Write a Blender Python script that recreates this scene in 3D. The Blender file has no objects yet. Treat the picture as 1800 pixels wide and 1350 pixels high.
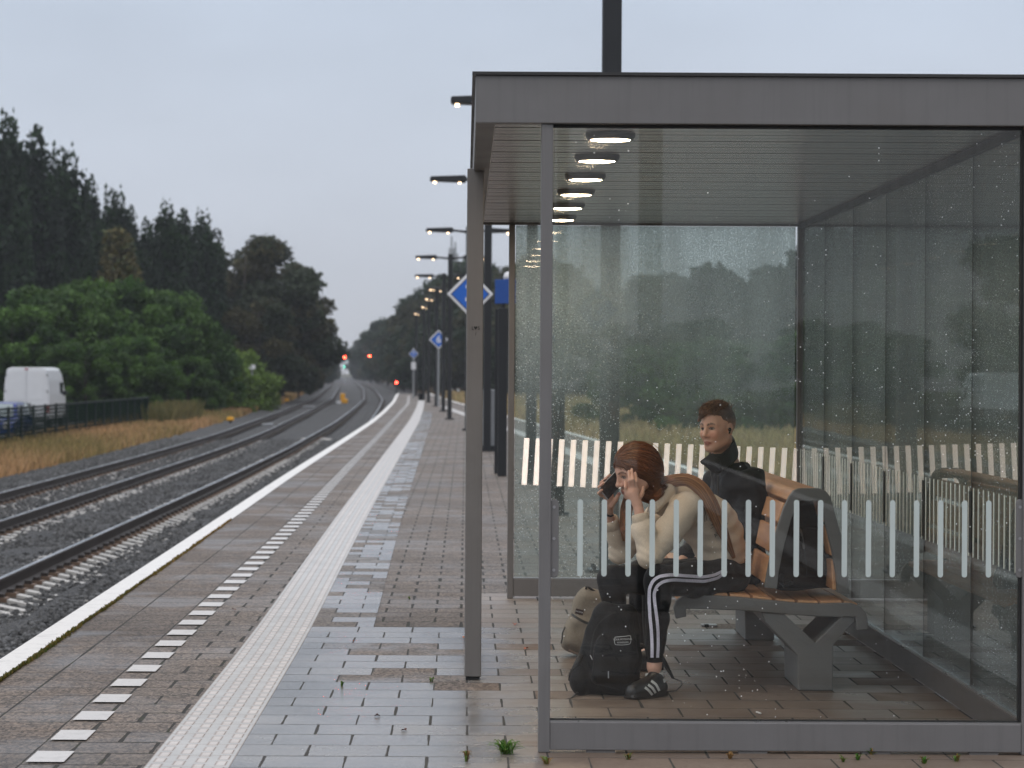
import bpy, bmesh, math, random
import numpy as np
from mathutils import Vector, Matrix, Euler
random.seed(7); rng = np.random.default_rng(7)
SC = bpy.context.scene
R = math.radians
# ------------------------------------------------------------------ camera, sky, sun, exposure
F, PX, PY, CZ, ROLL = 4800.0, 818.0, 655.0, 1.45, R(.33)
cam = bpy.data.cameras.new('camera'); cam_ob = bpy.data.objects.new('camera', cam); SC.collection.objects.link(cam_ob)
cam.sensor_width = 36; cam.lens = F / 1800 * 36
cam.shift_x = (900 - PX) / 1800; cam.shift_y = (PY - 675) / 1800
cam_ob.matrix_world = Matrix.Translation((0, 0, CZ)) @ Matrix.Rotation(R(90), 4, 'X') @ Matrix.Rotation(ROLL, 4, 'Z')
cam.clip_end = 6000; cam.clip_start = .1
cam.dof.use_dof = True; cam.dof.focus_distance = 12.3; cam.dof.aperture_fstop = 6.0
SC.camera = cam_ob
W = bpy.data.worlds.new('World'); SC.world = W; W.use_nodes = True
wn, wl = W.node_tree.nodes, W.node_tree.links
wn.clear()
SUN_EL, SUN_AZ = R(48), R(215)
sky = wn.new('ShaderNodeTexSky'); sky.sky_type = 'NISHITA'; sky.sun_disc = False
sky.sun_elevation = SUN_EL; sky.sun_rotation = SUN_AZ; sky.air_density = 1.0; sky.dust_density = 5.0
tc = wn.new('ShaderNodeTexCoord'); sep = wn.new('ShaderNodeSeparateXYZ'); wl.new(tc.outputs['Generated'], sep.inputs[0])
cr = wn.new('ShaderNodeValToRGB'); wl.new(sep.outputs['Z'], cr.inputs[0])
cr.color_ramp.elements[0].position = .0; cr.color_ramp.elements[0].color = (5.9, 6.05, 6.5, 1)
cr.color_ramp.elements[1].position = .16; cr.color_ramp.elements[1].color = (6.1, 7.0, 8.4, 1)
e = cr.color_ramp.elements.new(.06); e.color = (6.2, 6.7, 7.6, 1)
e = cr.color_ramp.elements.new(.6); e.color = (12.5, 12.8, 13.6, 1)
e = cr.color_ramp.elements.new(1.0); e.color = (14, 14, 14.6, 1)
nz = wn.new('ShaderNodeTexNoise'); nz.inputs['Scale'].default_value = 6.5; nz.inputs['Detail'].default_value = 3
mp = wn.new('ShaderNodeMapping'); mp.inputs['Scale'].default_value = (1, 1, 2.2); wl.new(tc.outputs['Generated'], mp.inputs[0]); wl.new(mp.outputs[0], nz.inputs[0])
mr = wn.new('ShaderNodeMapRange'); mr.inputs[3].default_value = .84; mr.inputs[4].default_value = 1.16; wl.new(nz.outputs[0], mr.inputs[0])
mu = wn.new('ShaderNodeVectorMath'); mu.operation = 'SCALE'; wl.new(cr.outputs[0], mu.inputs[0]); wl.new(mr.outputs[0], mu.inputs['Scale'])
mx = wn.new('ShaderNodeMix'); mx.data_type = 'RGBA'; mx.inputs[0].default_value = .93
wl.new(sky.outputs[0], mx.inputs[6]); wl.new(mu.outputs[0], mx.inputs[7])
bg = wn.new('ShaderNodeBackground'); bg.inputs[1].default_value = .1; wl.new(mx.outputs[2], bg.inputs[0])
wo = wn.new('ShaderNodeOutputWorld'); wl.new(bg.outputs[0], wo.inputs[0])
sl = bpy.data.lights.new('sun', 'SUN'); sl.energy = .5; sl.angle = R(35); sl.color = (1, .97, .93)
so = bpy.data.objects.new('sun', sl); SC.collection.objects.link(so)
d = Vector((math.sin(SUN_AZ) * math.cos(SUN_EL), math.cos(SUN_AZ) * math.cos(SUN_EL), math.sin(SUN_EL)))
so.rotation_euler = d.to_track_quat('Z', 'Y').to_euler(); so.location = (0, 0, 60)
SC.view_settings.view_transform = 'Standard'; SC.view_settings.look = 'None'
SC.view_settings.exposure = 0; SC.view_settings.gamma = 1
SC.render.engine = 'CYCLES'
cy = SC.cycles
cy.use_denoising = True; cy.max_bounces = 10; cy.transparent_max_bounces = 24; cy.volume_bounces = 0
cy.glossy_bounces = 4; cy.diffuse_bounces = 3; cy.caustics_reflective = False; cy.caustics_refractive = False
cy.sample_clamp_indirect = 4

def at(px, py, Y):                       # a point of the photograph (1800 x 1350) at depth Y
    dx, dy = px - PX, py - PY
    return Vector(((dx * math.cos(ROLL) + dy * math.sin(ROLL)) * Y / F, Y, CZ - (-dx * math.sin(ROLL) + dy * math.cos(ROLL)) * Y / F))
def gnd(px, py, z=0):
    dx, dy = px - PX, py - PY
    Y = (CZ - z) * F / (-dx * math.sin(ROLL) + dy * math.cos(ROLL))
    return at(px, py, Y)
def curve(pts):
    a = np.array(pts, float)
    def f(y):
        y = np.asarray(y, float); s = 0
        for o in (-6, -3, 0, 3, 6): s = s + np.interp(y + o * np.minimum(1, np.maximum(y, 10) / 60), a[:, 0], a[:, 1])
        return s / 5
    return f
EDGE = curve([(-80, -2.1), (0, -2.22), (13, -2.31), (20, -2.365), (28, -2.44), (38, -2.53), (58, -2.64), (79, -2.78), (99, -3.03), (135, -3.6), (183, -4.62)])
TAC = curve([(-80, -1.1), (0, -1.16), (15, -1.165), (20, -1.215), (28, -1.29), (48, -1.43), (81, -1.66), (110, -1.98), (142, -2.42), (183, -3.2)])
DASH = curve([(0, -1.6), (14, -1.635), (21, -1.665), (29, -1.72), (41, -1.85), (62, -2.04), (125, -2.7), (170, -3.6)])
RAIL_A = curve([(0, -4.85), (28, -4.93), (57, -4.97), (80, -5.12), (119, -5.7), (163, -6.7), (223, -8.25), (350, -13), (528, -20.9), (900, -37.5), (1300, -57)])
RAIL_2R = curve([(0, -6.75), (40, -6.8), (76, -6.97), (98, -7.3), (150, -8.7), (229, -11.2), (400, -18.5), (800, -36.9), (1300, -61)])
REDGE = curve([(-80, 4.1), (0, 4.05), (20, 3.98), (40, 3.58), (46, 3.35), (60, 2.88), (76, 2.15), (89, 1.52), (136, -.5), (158, -1.35), (183, -2.3)])
RAIL_R = curve([(0, 4.95), (20, 4.9), (40, 4.5), (60, 3.85), (76, 3.15), (89, 2.5), (136, .5), (183, -1.5), (250, -4.6), (350, -9.0), (515, -16), (900, -33), (1300, -52)])
# ------------------------------------------------------------------ scene-tree helpers
def tag(o, label=None, cat=None, group=None, kind=None):
    if label: o['label'] = label
    if cat: o['category'] = cat
    if group: o['group'] = group
    if kind: o['kind'] = kind
    return o
def link(name, me, mats=(), parent=None, smooth=False):
    o = bpy.data.objects.new(name, me); SC.collection.objects.link(o)
    if not isinstance(mats, (list, tuple)): mats = [mats]
    for m in mats: me.materials.append(m)
    if parent: 
        o.parent = parent
        pm = parent; inv = Matrix.Identity(4)
        o.matrix_parent_inverse = WM(parent).inverted()
    if smooth and isinstance(me, bpy.types.Mesh): me.polygons.foreach_set('use_smooth', [True] * len(me.polygons))
    return o
def WM(o):
    m = o.matrix_basis.copy()
    return (WM(o.parent) @ o.matrix_parent_inverse @ m) if o.parent else m
def thing(name, label, cat, loc=(0, 0, 0), rz=0, group=None):
    o = bpy.data.objects.new(name, None); SC.collection.objects.link(o); o.empty_display_size = .2
    o.location = loc; o.rotation_euler = (0, 0, rz)
    return tag(o, label, cat, group)
def dup(root, loc, label=None, group=None, rz=None, parent=None, scale=None):
    r = root.copy(); SC.collection.objects.link(r)
    if parent: r.parent = parent
    else:
        r.location = loc
        if rz is not None: r.rotation_euler = (0, 0, rz)
        if scale: r.scale = scale
        if label: r['label'] = label
        if group: r['group'] = group
    for ch in list(root.children):
        if ch.get('_dup_skip'): continue
        dup(ch, None, parent=r)
    return r
class MB:                                   # collects vertices and faces, builds ONE mesh object
    def __init__(s): s.v = []; s.f = []; s.m = []
    def add(s, vs, fs, mi=0):
        n = len(s.v); s.v += [tuple(v) for v in vs]; s.f += [tuple(i + n for i in f) for f in fs]; s.m += [mi] * len(fs)
    def box(s, x0, x1, y0, y1, z0, z1, mi=0, M=None):
        vs = [(x, y, z) for z in (z0, z1) for y in (y0, y1) for x in (x0, x1)]
        if M: vs = [M @ Vector(v) for v in vs]
        s.add(vs, [(0, 2, 3, 1), (4, 5, 7, 6), (0, 1, 5, 4), (2, 6, 7, 3), (0, 4, 6, 2), (1, 3, 7, 5)], mi)
    def tube(s, pts, r, n=10, mi=0, cap=True, sq=1.0):
        pts = [Vector(p) for p in pts]; rr = r if isinstance(r, (list, tuple)) else [r] * len(pts); rings = []
        up = Vector((0, 0, 1)) if abs((pts[-1] - pts[0]).normalized().z) < .9 else Vector((0, 1, 0))
        for i, p in enumerate(pts):
            t = (pts[min(i + 1, len(pts) - 1)] - pts[max(i - 1, 0)]).normalized()
            a = t.cross(up).normalized(); b = a.cross(t)
            rings.append([p + (a * math.cos(2 * math.pi * k / n) + b * math.sin(2 * math.pi * k / n) * sq) * rr[i] for k in range(n)])
        vs = [v for g in rings for v in g]
        fs = [(i * n + k, i * n + (k + 1) % n, (i + 1) * n + (k + 1) % n, (i + 1) * n + k) for i in range(len(pts) - 1) for k in range(n)]
        if cap: fs += [tuple(range(n))[::-1], tuple((len(pts) - 1) * n + k for k in range(n))]
        s.add(vs, fs, mi)
    def prism(s, prof, d, M=None, mi=0):     # profile in local XZ, extruded along local Y from 0 to d
        n = len(prof); vs = [Vector((x, 0, z)) for x, z in prof] + [Vector((x, d, z)) for x, z in prof]
        if M: vs = [M @ v for v in vs]
        s.add(vs, [tuple(range(n)), tuple(range(2 * n - 1, n - 1, -1))] + [(i, i + n, (i + 1) % n + n, (i + 1) % n) for i in range(n)], mi)
    def disc(s, c, r, n=24, z=0, mi=0, M=None, r0=0):
        vs = [Vector((c[0] + r * math.cos(2 * math.pi * k / n), c[1] + r * math.sin(2 * math.pi * k / n), c[2])) for k in range(n)]
        if M: vs = [M @ v for v in vs]
        s.add(vs, [tuple(range(n))[::-1]], mi)
    def build(s, name, mats, parent=None, smooth=False, bevel=0, seg=2):
        me = bpy.data.meshes.new(name); me.from_pydata(s.v, [], s.f); me.update()
        bm = bmesh.new(); bm.from_mesh(me); bmesh.ops.recalc_face_normals(bm, faces=bm.faces); bm.to_mesh(me); bm.free()
        if any(s.m): me.polygons.foreach_set('material_index', s.m)
        o = link(name, me, mats, parent, smooth)
        if bevel:
            b = o.modifiers.new('b', 'BEVEL'); b.width = bevel; b.segments = seg; b.limit_method = 'ANGLE'; b.harden_normals = False
        return o
def mesh_np(name, v, f, mats, parent=None, smooth=False, col=None):
    me = bpy.data.meshes.new(name); v = np.asarray(v, np.float32); f = np.asarray(f, np.int32); k = f.shape[1]
    me.vertices.add(len(v)); me.vertices.foreach_set('co', v.ravel())
    me.loops.add(f.size); me.loops.foreach_set('vertex_index', f.ravel())
    me.polygons.add(len(f)); me.polygons.foreach_set('loop_start', np.arange(len(f), dtype=np.int32) * k)
    me.update(calc_edges=True)
    if col is not None:
        a = me.color_attributes.new('Col', 'FLOAT_COLOR', 'POINT')
        c = np.ones((len(v), 4), np.float32); c[:, :3] = col; a.data.foreach_set('color', c.ravel())
    return link(name, me, mats, parent, smooth)
# ------------------------------------------------------------------ material helpers
class NT:
    def __init__(s, name):
        s.m = bpy.data.materials.new(name); s.m.use_nodes = True; s.t = s.m.node_tree; s.t.nodes.clear()
        s.out = s.t.nodes.new('ShaderNodeOutputMaterial')
    def n(s, ty, ins=None, **kw):
        nd = s.t.nodes.new('ShaderNode' + ty)
        for k, v in kw.items(): setattr(nd, k, v)
        for k, v in (ins or {}).items():
            if hasattr(v, 'is_linked') or hasattr(v, 'links'): s.t.links.new(v, nd.inputs[k])
            else: nd.inputs[k].default_value = v if not (isinstance(v, tuple) and len(v) == 3 and nd.inputs[k].type == 'RGBA') else v + (1,)
        return nd
    def mix(s, fac, a, b, mode='MIX'):
        nd = s.n('Mix', data_type='RGBA', blend_type=mode)
        for i, v in ((0, fac), (6, a), (7, b)):
            if hasattr(v, 'links'): s.t.links.new(v, nd.inputs[i])
            else: nd.inputs[i].default_value = v if i == 0 else (v + (1,) if len(v) == 3 else v)
        return nd.outputs[2]
    def math(s, op, a, b=0.0, c=None):
        nd = s.n('Math', operation=op)
        for i, v in enumerate((a, b) if c is None else (a, b, c)):
            if hasattr(v, 'links'): s.t.links.new(v, nd.inputs[i])
            else: nd.inputs[i].default_value = v
        return nd.outputs[0]
    def ramp(s, fac, *st, interp='LINEAR'):
        nd = s.n('ValToRGB'); r = nd.color_ramp; r.interpolation = interp; s.t.links.new(fac, nd.inputs[0])
        while len(r.elements) < len(st): r.elements.new(.5)
        for e, (p, c) in zip(r.elements, st):
            e.position = p; e.color = (c, c, c, 1) if isinstance(c, (int, float)) else tuple(c) + (1,)
        return nd.outputs[0]
    def obj(s, scale=(1, 1, 1), rot=(0, 0, 0), loc=(0, 0, 0), kind='Object'):
        t = s.n('TexCoord'); return s.n('Mapping', {0: t.outputs[kind], 1: loc, 2: rot, 3: scale}).outputs[0]
    def noise(s, vec, sc, det=3, rough=.5, dist=0):
        return s.n('TexNoise', {'Vector': vec, 'Scale': sc, 'Detail': det, 'Roughness': rough, 'Distortion': dist}).outputs[0]
    def bump(s, h, dist=.01, st=.5, nrm=None):
        i = {'Height': h, 'Distance': dist, 'Strength': st}
        if nrm: i['Normal'] = nrm
        return s.n('Bump', i).outputs[0]
    def bsdf(s, col, rough=.6, metal=0, nrm=None, spec=.5, **kw):
        i = {'Base Color': col, 'Roughness': rough, 'Metallic': metal, 'Specular IOR Level': spec}
        if nrm: i['Normal'] = nrm
        i.update(kw)
        b = s.n('BsdfPrincipled', i); s.t.links.new(b.outputs[0], s.out.inputs[0]); return b
    def surf(s, o): s.t.links.new(o, s.out.inputs[0]); return s.m
_mc = {}
def simple(name, col, rough=.6, metal=0, var=.12, scale=20, bump=0, spec=.5, dirt=0, streak=0):
    if name in _mc: return _mc[name]
    t = NT(name); v = t.obj(); nz = t.noise(v, scale, 4)
    c = t.mix(nz, tuple(x * (1 - var) for x in col), tuple(x * (1 + var) for x in col))
    if dirt:
        dz = t.ramp(t.noise(v, 3.1, 6, .6), (.45, 0), (.75, 1)); c = t.mix(t.math('MULTIPLY', dz, dirt), c, (.09, .075, .06))
    if streak:
        sk = t.noise(t.n('Mapping', {0: v, 3: (38, 38, 1.6)}).outputs[0], 1.0, 4, .65); c = t.mix(t.math('MULTIPLY', t.ramp(sk, (.5, 0), (.75, 1)), streak), c, tuple(x * .55 for x in col)); sp = t.ramp(t.noise(v, 240, 2), (.70, 0), (.76, .35)); c = t.mix(sp, c, tuple(min(1, x * 1.9) for x in col))
    r = t.math('MULTIPLY_ADD', t.noise(v, scale * .3, 3), .25, rough - .12)
    nm = t.bump(t.noise(v, scale * 12, 2), bump, .6) if bump else None
    t.bsdf(c, r, metal, nm, spec); _mc[name] = t.m; return t.m
def emit(name, col, st):
    if name in _mc: return _mc[name]
    t = NT(name); e = t.n('Emission', {'Color': col, 'Strength': st}); _mc[name] = t.surf(e.outputs[0]); return t.m
GREY = simple('grey_metal', (.155, .150, .150), .46, .0, .08, 9, 0, .5, .14, .25)
GREYD = simple('grey_metal_warm', (.168, .160, .155), .5, .0, .08, 9, 0, .5, .15, .25)
BLACK = simple('black_paint', (.012, .013, .015), .42, 0, .2, 8)
BLACKR = simple('black_rubber', (.015, .015, .015), .7)
WHITEP = simple('white_paint', (.62, .62, .63), .45, 0, .05, 6)
STEEL = simple('steel', (.35, .35, .36), .35, .7)
# ------------------------------------------------------------------ signed-distance modelling (people, bags)
V3 = lambda *a: np.array(a, np.float64)
def vv(p): return np.array(tuple(p), np.float64)
def rc(P, a, b, ra, rb):
    ba = b - a; pa = P - a; t = np.clip(pa @ ba / max(ba @ ba, 1e-12), 0, 1)
    return np.linalg.norm(pa - t[:, None] * ba, axis=1) - (ra + (rb - ra) * t)
def sph(P, c, r): return np.linalg.norm(P - c, axis=1) - r
def ell(P, c, r, M=None):
    q = P - c
    if M is not None: q = q @ M
    r = np.asarray(r); k0 = np.linalg.norm(q / r, axis=1); k1 = np.linalg.norm(q / r ** 2, axis=1)
    return k0 * (k0 - 1) / np.maximum(k1, 1e-9)
def rbox(P, c, h, r, M=None):
    q = P - c
    if M is not None: q = q @ M
    q = np.abs(q) - (np.asarray(h) - r)
    return np.linalg.norm(np.maximum(q, 0), axis=1) + np.minimum(q.max(1), 0) - r
def smin(a, b, k):
    h = np.maximum(k - np.abs(a - b), 0) / k
    return np.minimum(a, b) - h * h * k * .25
def smax(a, b, k): return -smin(-a, -b, k)
def chain(P, pts, rs, k=.02):
    d = None
    for i in range(len(pts) - 1):
        e = rc(P, pts[i], pts[i + 1], rs[i], rs[i + 1]); d = e if d is None else smin(d, e, k)
    return d
_pr = np.random.default_rng(3); _lat = _pr.random((32, 32, 32))
def vnoise(P, s):
    q = P * s; i = np.floor(q).astype(int); f = q - i; f = f * f * (3 - 2 * f); o = 0
    for dx in (0, 1):
        for dy in (0, 1):
            for dz in (0, 1):
                w = (f[:, 0] if dx else 1 - f[:, 0]) * (f[:, 1] if dy else 1 - f[:, 1]) * (f[:, 2] if dz else 1 - f[:, 2])
                o = o + w * _lat[(i[:, 0] + dx) & 31, (i[:, 1] + dy) & 31, (i[:, 2] + dz) & 31]
    return o - .5
def surfnet(f, lo, hi, h, B=12):
    lo = np.asarray(lo, float); n = (np.ceil((np.asarray(hi) - lo) / h / B).astype(int)) * B + 1
    nb = (n - 1) // B; V = np.empty(n, np.float32)
    ci = np.stack(np.meshgrid(*[np.arange(k) for k in nb], indexing='ij'), -1).reshape(-1, 3)
    cc = lo + (ci * B + B / 2) * h; dv = f(cc); rad = B * h * .87 * 1.6
    loc = np.stack(np.meshgrid(*[np.arange(B + 1)] * 3, indexing='ij'), -1).reshape(-1, 3)
    for (a, b, c), dd in zip(ci * B, dv):
        if abs(dd) > rad: V[a:a + B + 1, b:b + B + 1, c:c + B + 1] = dd
    for (a, b, c), dd in zip(ci * B, dv):
        if abs(dd) <= rad:
            V[a:a + B + 1, b:b + B + 1, c:c + B + 1] = f(lo + (loc + (a, b, c)) * h).reshape(B + 1, B + 1, B + 1)
    S = V < 0
    cnt = np.zeros(n - 1, np.int8); C = [(x, y, z) for x in (0, 1) for y in (0, 1) for z in (0, 1)]
    for x, y, z in C: cnt += S[x:n[0] - 1 + x, y:n[1] - 1 + y, z:n[2] - 1 + z]
    act = np.argwhere((cnt > 0) & (cnt < 8)); idx = -np.ones(n - 1, np.int64); idx[tuple(act.T)] = np.arange(len(act))
    cv = np.stack([V[tuple((act + c).T)] for c in C], 1).astype(float); acc = np.zeros((len(act), 3)); k = np.zeros(len(act))
    Ca = np.array(C, float)
    for i in range(8):
        for j in range(i + 1, 8):
            if np.abs(Ca[i] - Ca[j]).sum() != 1: continue
            m = (cv[:, i] < 0) != (cv[:, j] < 0); t = np.where(m, cv[:, i] / np.where(m, cv[:, i] - cv[:, j], 1), 0)
            acc += np.where(m[:, None], Ca[i] + t[:, None] * (Ca[j] - Ca[i]), 0); k += m
    verts = lo + (act + acc / k[:, None]) * h; faces = []
    for ax in range(3):
        u, w = [(1, 2), (2, 0), (0, 1)][ax]
        s0 = [slice(None)] * 3; s1 = [slice(None)] * 3; s0[ax] = slice(0, -1); s1[ax] = slice(1, None)
        a, b = S[tuple(s0)], S[tuple(s1)]
        e = np.argwhere(a != b); e = e[(e[:, u] > 0) & (e[:, w] > 0) & (e[:, u] < n[u] - 1) & (e[:, w] < n[w] - 1)]
        du = np.zeros(3, int); du[u] = 1; dw = np.zeros(3, int); dw[w] = 1
        q = np.stack([idx[tuple(x.T)] for x in (e - du - dw, e - dw, e, e - du)], 1)
        ins = a[tuple(e.T)]; q = np.where(ins[:, None], q, q[:, ::-1]); faces.append(q)
    faces = np.concatenate(faces); return verts, faces[(faces >= 0).all(1)]
def sdf_obj(name, f, lo, hi, h, mats, parent=None, colf=None):
    v, q = surfnet(f, lo, hi, h)
    return mesh_np(name, v, q, mats, parent, True, colf(v) if colf else None)
def drape(f, pts, off=.002, y0=-.6, ycen=None, steps=400, span=1.2):   # move points along +Y on to the surface f
    P = np.array([tuple(p) for p in pts], float); y = P[:, 1] + y0; done = np.zeros(len(P), bool)
    for _ in range(steps):
        Q = P.copy(); Q[:, 1] = y; dd = f(Q); done |= dd < off * 1.0
        y = np.where(done, y, y + np.clip(dd - off, .0006, .02))
        if done.all(): break
    Q = P.copy(); Q[:, 1] = y; bad = f(Q) > .02
    if bad.all(): return Q
    if bad.any():
        Q[bad, 1] = np.interp(np.where(bad)[0], np.where(~bad)[0], y[~bad])
        for _ in range(14):
            B = Q[bad]; d0 = f(B); g = np.stack([f(B + e) - d0 for e in np.eye(3) * .001], 1) / .001; g /= np.maximum(np.linalg.norm(g, axis=1), .3)[:, None]; Q[bad] = B - g * (d0 - off)[:, None] * .8
    return Q
def ribbon(name, f, path, wid, mat, parent, off=.0022, n=60, y0=-.3, t=.0):
    pts = [Vector(p) for p in path]; L = [0]
    for a, b in zip(pts, pts[1:]): L.append(L[-1] + (b - a).length)
    S = np.linspace(0, L[-1], n); A = np.array([tuple(p) for p in pts]); C = np.stack([np.interp(S, L, A[:, k]) for k in range(3)], 1)
    for _ in range(3): C[1:-1] = (C[:-2] + 2 * C[1:-1] + C[2:]) / 4
    T = np.gradient(C, axis=0); N = np.stack([-T[:, 2], 0 * T[:, 0], T[:, 0]], 1); N /= np.linalg.norm(N, axis=1)[:, None]
    a = drape(f, C + N * wid / 2, off, y0); b = drape(f, C - N * wid / 2, off, y0); c = drape(f, C, off, y0)
    v = np.concatenate([a, c, b]); q = [(k * n + i, k * n + i + 1, (k + 1) * n + i + 1, (k + 1) * n + i) for k in range(2) for i in range(n - 1)]
    return mesh_np(name, v, q, mat, parent, True)
def text(name, body, size, loc, rot, mat, parent, ext=.001, font_off=0):
    cu = bpy.data.curves.new(name, 'FONT'); cu.body = body; cu.size = size; cu.align_x = 'CENTER'; cu.align_y = 'CENTER'; cu.extrude = ext; cu.offset = font_off
    o = bpy.data.objects.new(name, cu); SC.collection.objects.link(o); cu.materials.append(mat)
    M = Matrix.Translation(loc) @ (rot if isinstance(rot, Matrix) else Euler(rot).to_matrix().to_4x4())
    dg = bpy.context.evaluated_depsgraph_get(); me = bpy.data.meshes.new_from_object(o.evaluated_get(dg)); bpy.data.objects.remove(o)
    ob = bpy.data.objects.new(name, me); SC.collection.objects.link(ob); ob.matrix_basis = M
    if parent: ob.parent = parent; ob.matrix_parent_inverse = WM(parent).inverted()
    return ob
# ------------------------------------------------------------------ ground, tracks, platform
def strip(name, fl, fr, y0, y1, z, mat, uref=None, nx=2, step=1.5, zf=None, kind='structure', far=1.0):
    ys = [y0]
    while ys[-1] < y1: ys.append(min(y1, ys[-1] + step * max(1, abs(ys[-1]) / 60 * far)))
    ys = np.array(ys); L, Rr = fl(ys), fr(ys); t = np.linspace(0, 1, nx)
    X = L[:, None] + (Rr - L)[:, None] * t; Y = np.repeat(ys[:, None], nx, 1)
    Z = np.full_like(X, z) if zf is None else zf(X, Y, t)
    n = len(ys); q = [(i * nx + j, i * nx + j + 1, (i + 1) * nx + j + 1, (i + 1) * nx + j) for i in range(n - 1) for j in range(nx - 1)]
    o = mesh_np(name, np.stack([X, Y, Z], -1).reshape(-1, 3), q, mat); me = o.data
    u = (X - (uref(ys)[:, None] if uref else 0)).ravel(); uv = me.uv_layers.new(name='UVMap')
    li = np.array(q).ravel(); uv.data.foreach_set('uv', np.stack([u[li], Y.ravel()[li]], -1).astype(np.float32).ravel())
    if kind: o['kind'] = kind
    return o
K = lambda c: (lambda y: np.full_like(np.asarray(y, float), c))
off = lambda f, d: (lambda y: f(y) + d)
def paving(name, bw, rh, c1, c2, rough, mortar=.006, offs=.5, du=0, dv=0, agg=.5, tilevar=1.0, wet=.0, mortc=(.03, .027, .024), alt=None, spec=.5, moss=.15, stain=.0, under=None, mixg=0):
    t = NT(name); uv = t.n('TexCoord').outputs['UV']; v = t.n('Mapping', {0: uv, 1: (du, dv, 0)}).outputs[0]
    wob = t.n('Mix', {0: .006, 4: v, 5: t.n('TexNoise', {'Vector': v, 'Scale': 3.0}).outputs['Color']}, data_type='VECTOR').outputs[1]
    br = t.n('TexBrick', {'Vector': wob, 'Color1': (0, 0, 0), 'Color2': (1, 1, 1), 'Mortar': (.5, .5, .5), 'Scale': 1, 'Mortar Size': t.math('MULTIPLY', t.ramp(t.noise(v, 2.2, 3), (.3, .45), (.7, 1.7)), mortar), 'Mortar Smooth': .15, 'Bias': 0, 'Brick Width': bw, 'Row Height': rh}, offset=offs, offset_frequency=2)
    rnd = br.outputs['Color']; fac = br.outputs['Fac']
    big = t.noise(v, .55, 4); mid = t.noise(v, 4, 5, .6)
    sp = t.n('TexVoronoi', {'Vector': t.n('Mapping', {0: v, 3: (1, .42, 1)}).outputs[0], 'Scale': 95.0}, feature='F1').outputs['Color']
    spv = t.n('SeparateColor', {0: sp}).outputs[0]; fine = t.noise(v, 260, 2)
    c = t.mix(t.math('MULTIPLY_ADD', rnd, .75 * tilevar, .12), c1, c2)
    if mixg: c = t.mix(t.math('MULTIPLY', t.ramp(rnd, (.62, 0), (.74, 1)), mixg), c, (.115, .112, .108))
    c = t.mix(agg, c, t.mix(spv, tuple(x * .2 for x in c1), tuple(min(1, x * 2.9) for x in c2)), 'MIX')
    ro = t.math('MULTIPLY_ADD', mid, .3, rough - .15)
    ro = t.math('ADD', ro, t.math('MULTIPLY_ADD', rnd, .16, -.08))
    nmh = t.math('MULTIPLY_ADD', spv, .0018 * agg, t.math('MULTIPLY', fine, .0008))
    if alt:                                   # some tiles of another kind: threshold on the tile's random value
        thr, ca, ra = alt; m = t.math('GREATER_THAN', rnd, thr)
        ag2 = t.mix(spv, tuple(x * .3 for x in ca), tuple(x * 2.2 for x in ca)); c = t.mix(m, c, ag2); ro = t.math('ADD', ro, t.math('MULTIPLY', m, ra - rough))
        nmh = t.math('ADD', nmh, t.math('MULTIPLY', m, t.math('MULTIPLY', spv, .003)))
    c = t.mix(1.0, c, t.ramp(big, (.3, .70), (.7, 1.2)), 'MULTIPLY'); c = t.mix(1.0, c, t.ramp(mid, (.3, .86), (.72, 1.1)), 'MULTIPLY')
    if stain: c = t.mix(t.math('MULTIPLY', t.ramp(t.noise(v, 1.3, 5, .6), (.42, 0), (.68, 1)), stain), c, (.13, .082, .055))
    if wet:
        w = t.math('MULTIPLY', t.ramp(t.noise(v, .9, 4, .6, .4), (.47, 0), (.6, 1)), wet); ro = t.math('MULTIPLY', ro, t.math('SUBTRACT', 1, t.math('MULTIPLY', w, .8)))
        c = t.mix(t.math('MULTIPLY', w, .35), c, (.05, .045, .04))
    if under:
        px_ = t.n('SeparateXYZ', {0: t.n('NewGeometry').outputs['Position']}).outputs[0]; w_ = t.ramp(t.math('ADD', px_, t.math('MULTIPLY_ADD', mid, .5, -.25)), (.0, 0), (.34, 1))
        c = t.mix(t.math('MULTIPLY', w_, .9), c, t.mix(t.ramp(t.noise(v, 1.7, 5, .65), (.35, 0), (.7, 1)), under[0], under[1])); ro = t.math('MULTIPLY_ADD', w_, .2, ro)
    mo = t.mix(t.math('MULTIPLY', t.ramp(t.noise(v, 7, 3), (.5, 0), (.66, 1)), moss * 4), mortc, (.035, .045, .014))
    c = t.mix(fac, c, mo); ro = t.math('MAXIMUM', ro, t.math('MULTIPLY', fac, .8))
    tilt = t.math('MULTIPLY', rnd, .002)
    h = t.math('ADD', t.math('MULTIPLY', fac, -.006), t.math('ADD', nmh, tilt))
    t.bsdf(c, ro, 0, t.bump(h, 1.0, .8), spec); return t.m
M_AGG = paving('aggregate_paving', .302, .305, (.058, .044, .034), (.108, .083, .065), .66, .005, .0, du=-.0, dv=.1, agg=.62, tilevar=1.0, wet=.5, alt=None, mixg=.55, spec=.28)
M_AGGR = paving('aggregate_paving_running', .302, .305, (.078, .06, .047), (.118, .093, .074), .62, .008, .5, du=.013, dv=.085, agg=.6, wet=.35, mixg=.45, spec=.28)
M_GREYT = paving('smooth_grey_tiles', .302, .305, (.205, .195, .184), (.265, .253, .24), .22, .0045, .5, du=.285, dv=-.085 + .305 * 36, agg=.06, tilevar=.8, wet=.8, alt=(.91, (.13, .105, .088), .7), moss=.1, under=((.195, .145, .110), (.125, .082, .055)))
M_GREYM = paving('mixed_tiles', .302, .305, (.19, .181, .172), (.245, .234, .224), .24, .0045, .5, du=.285, dv=-.085 + .305 * 36, agg=.1, tilevar=.8, wet=.5, alt=(.52, (.12, .1, .084), .66), moss=.1)
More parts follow.
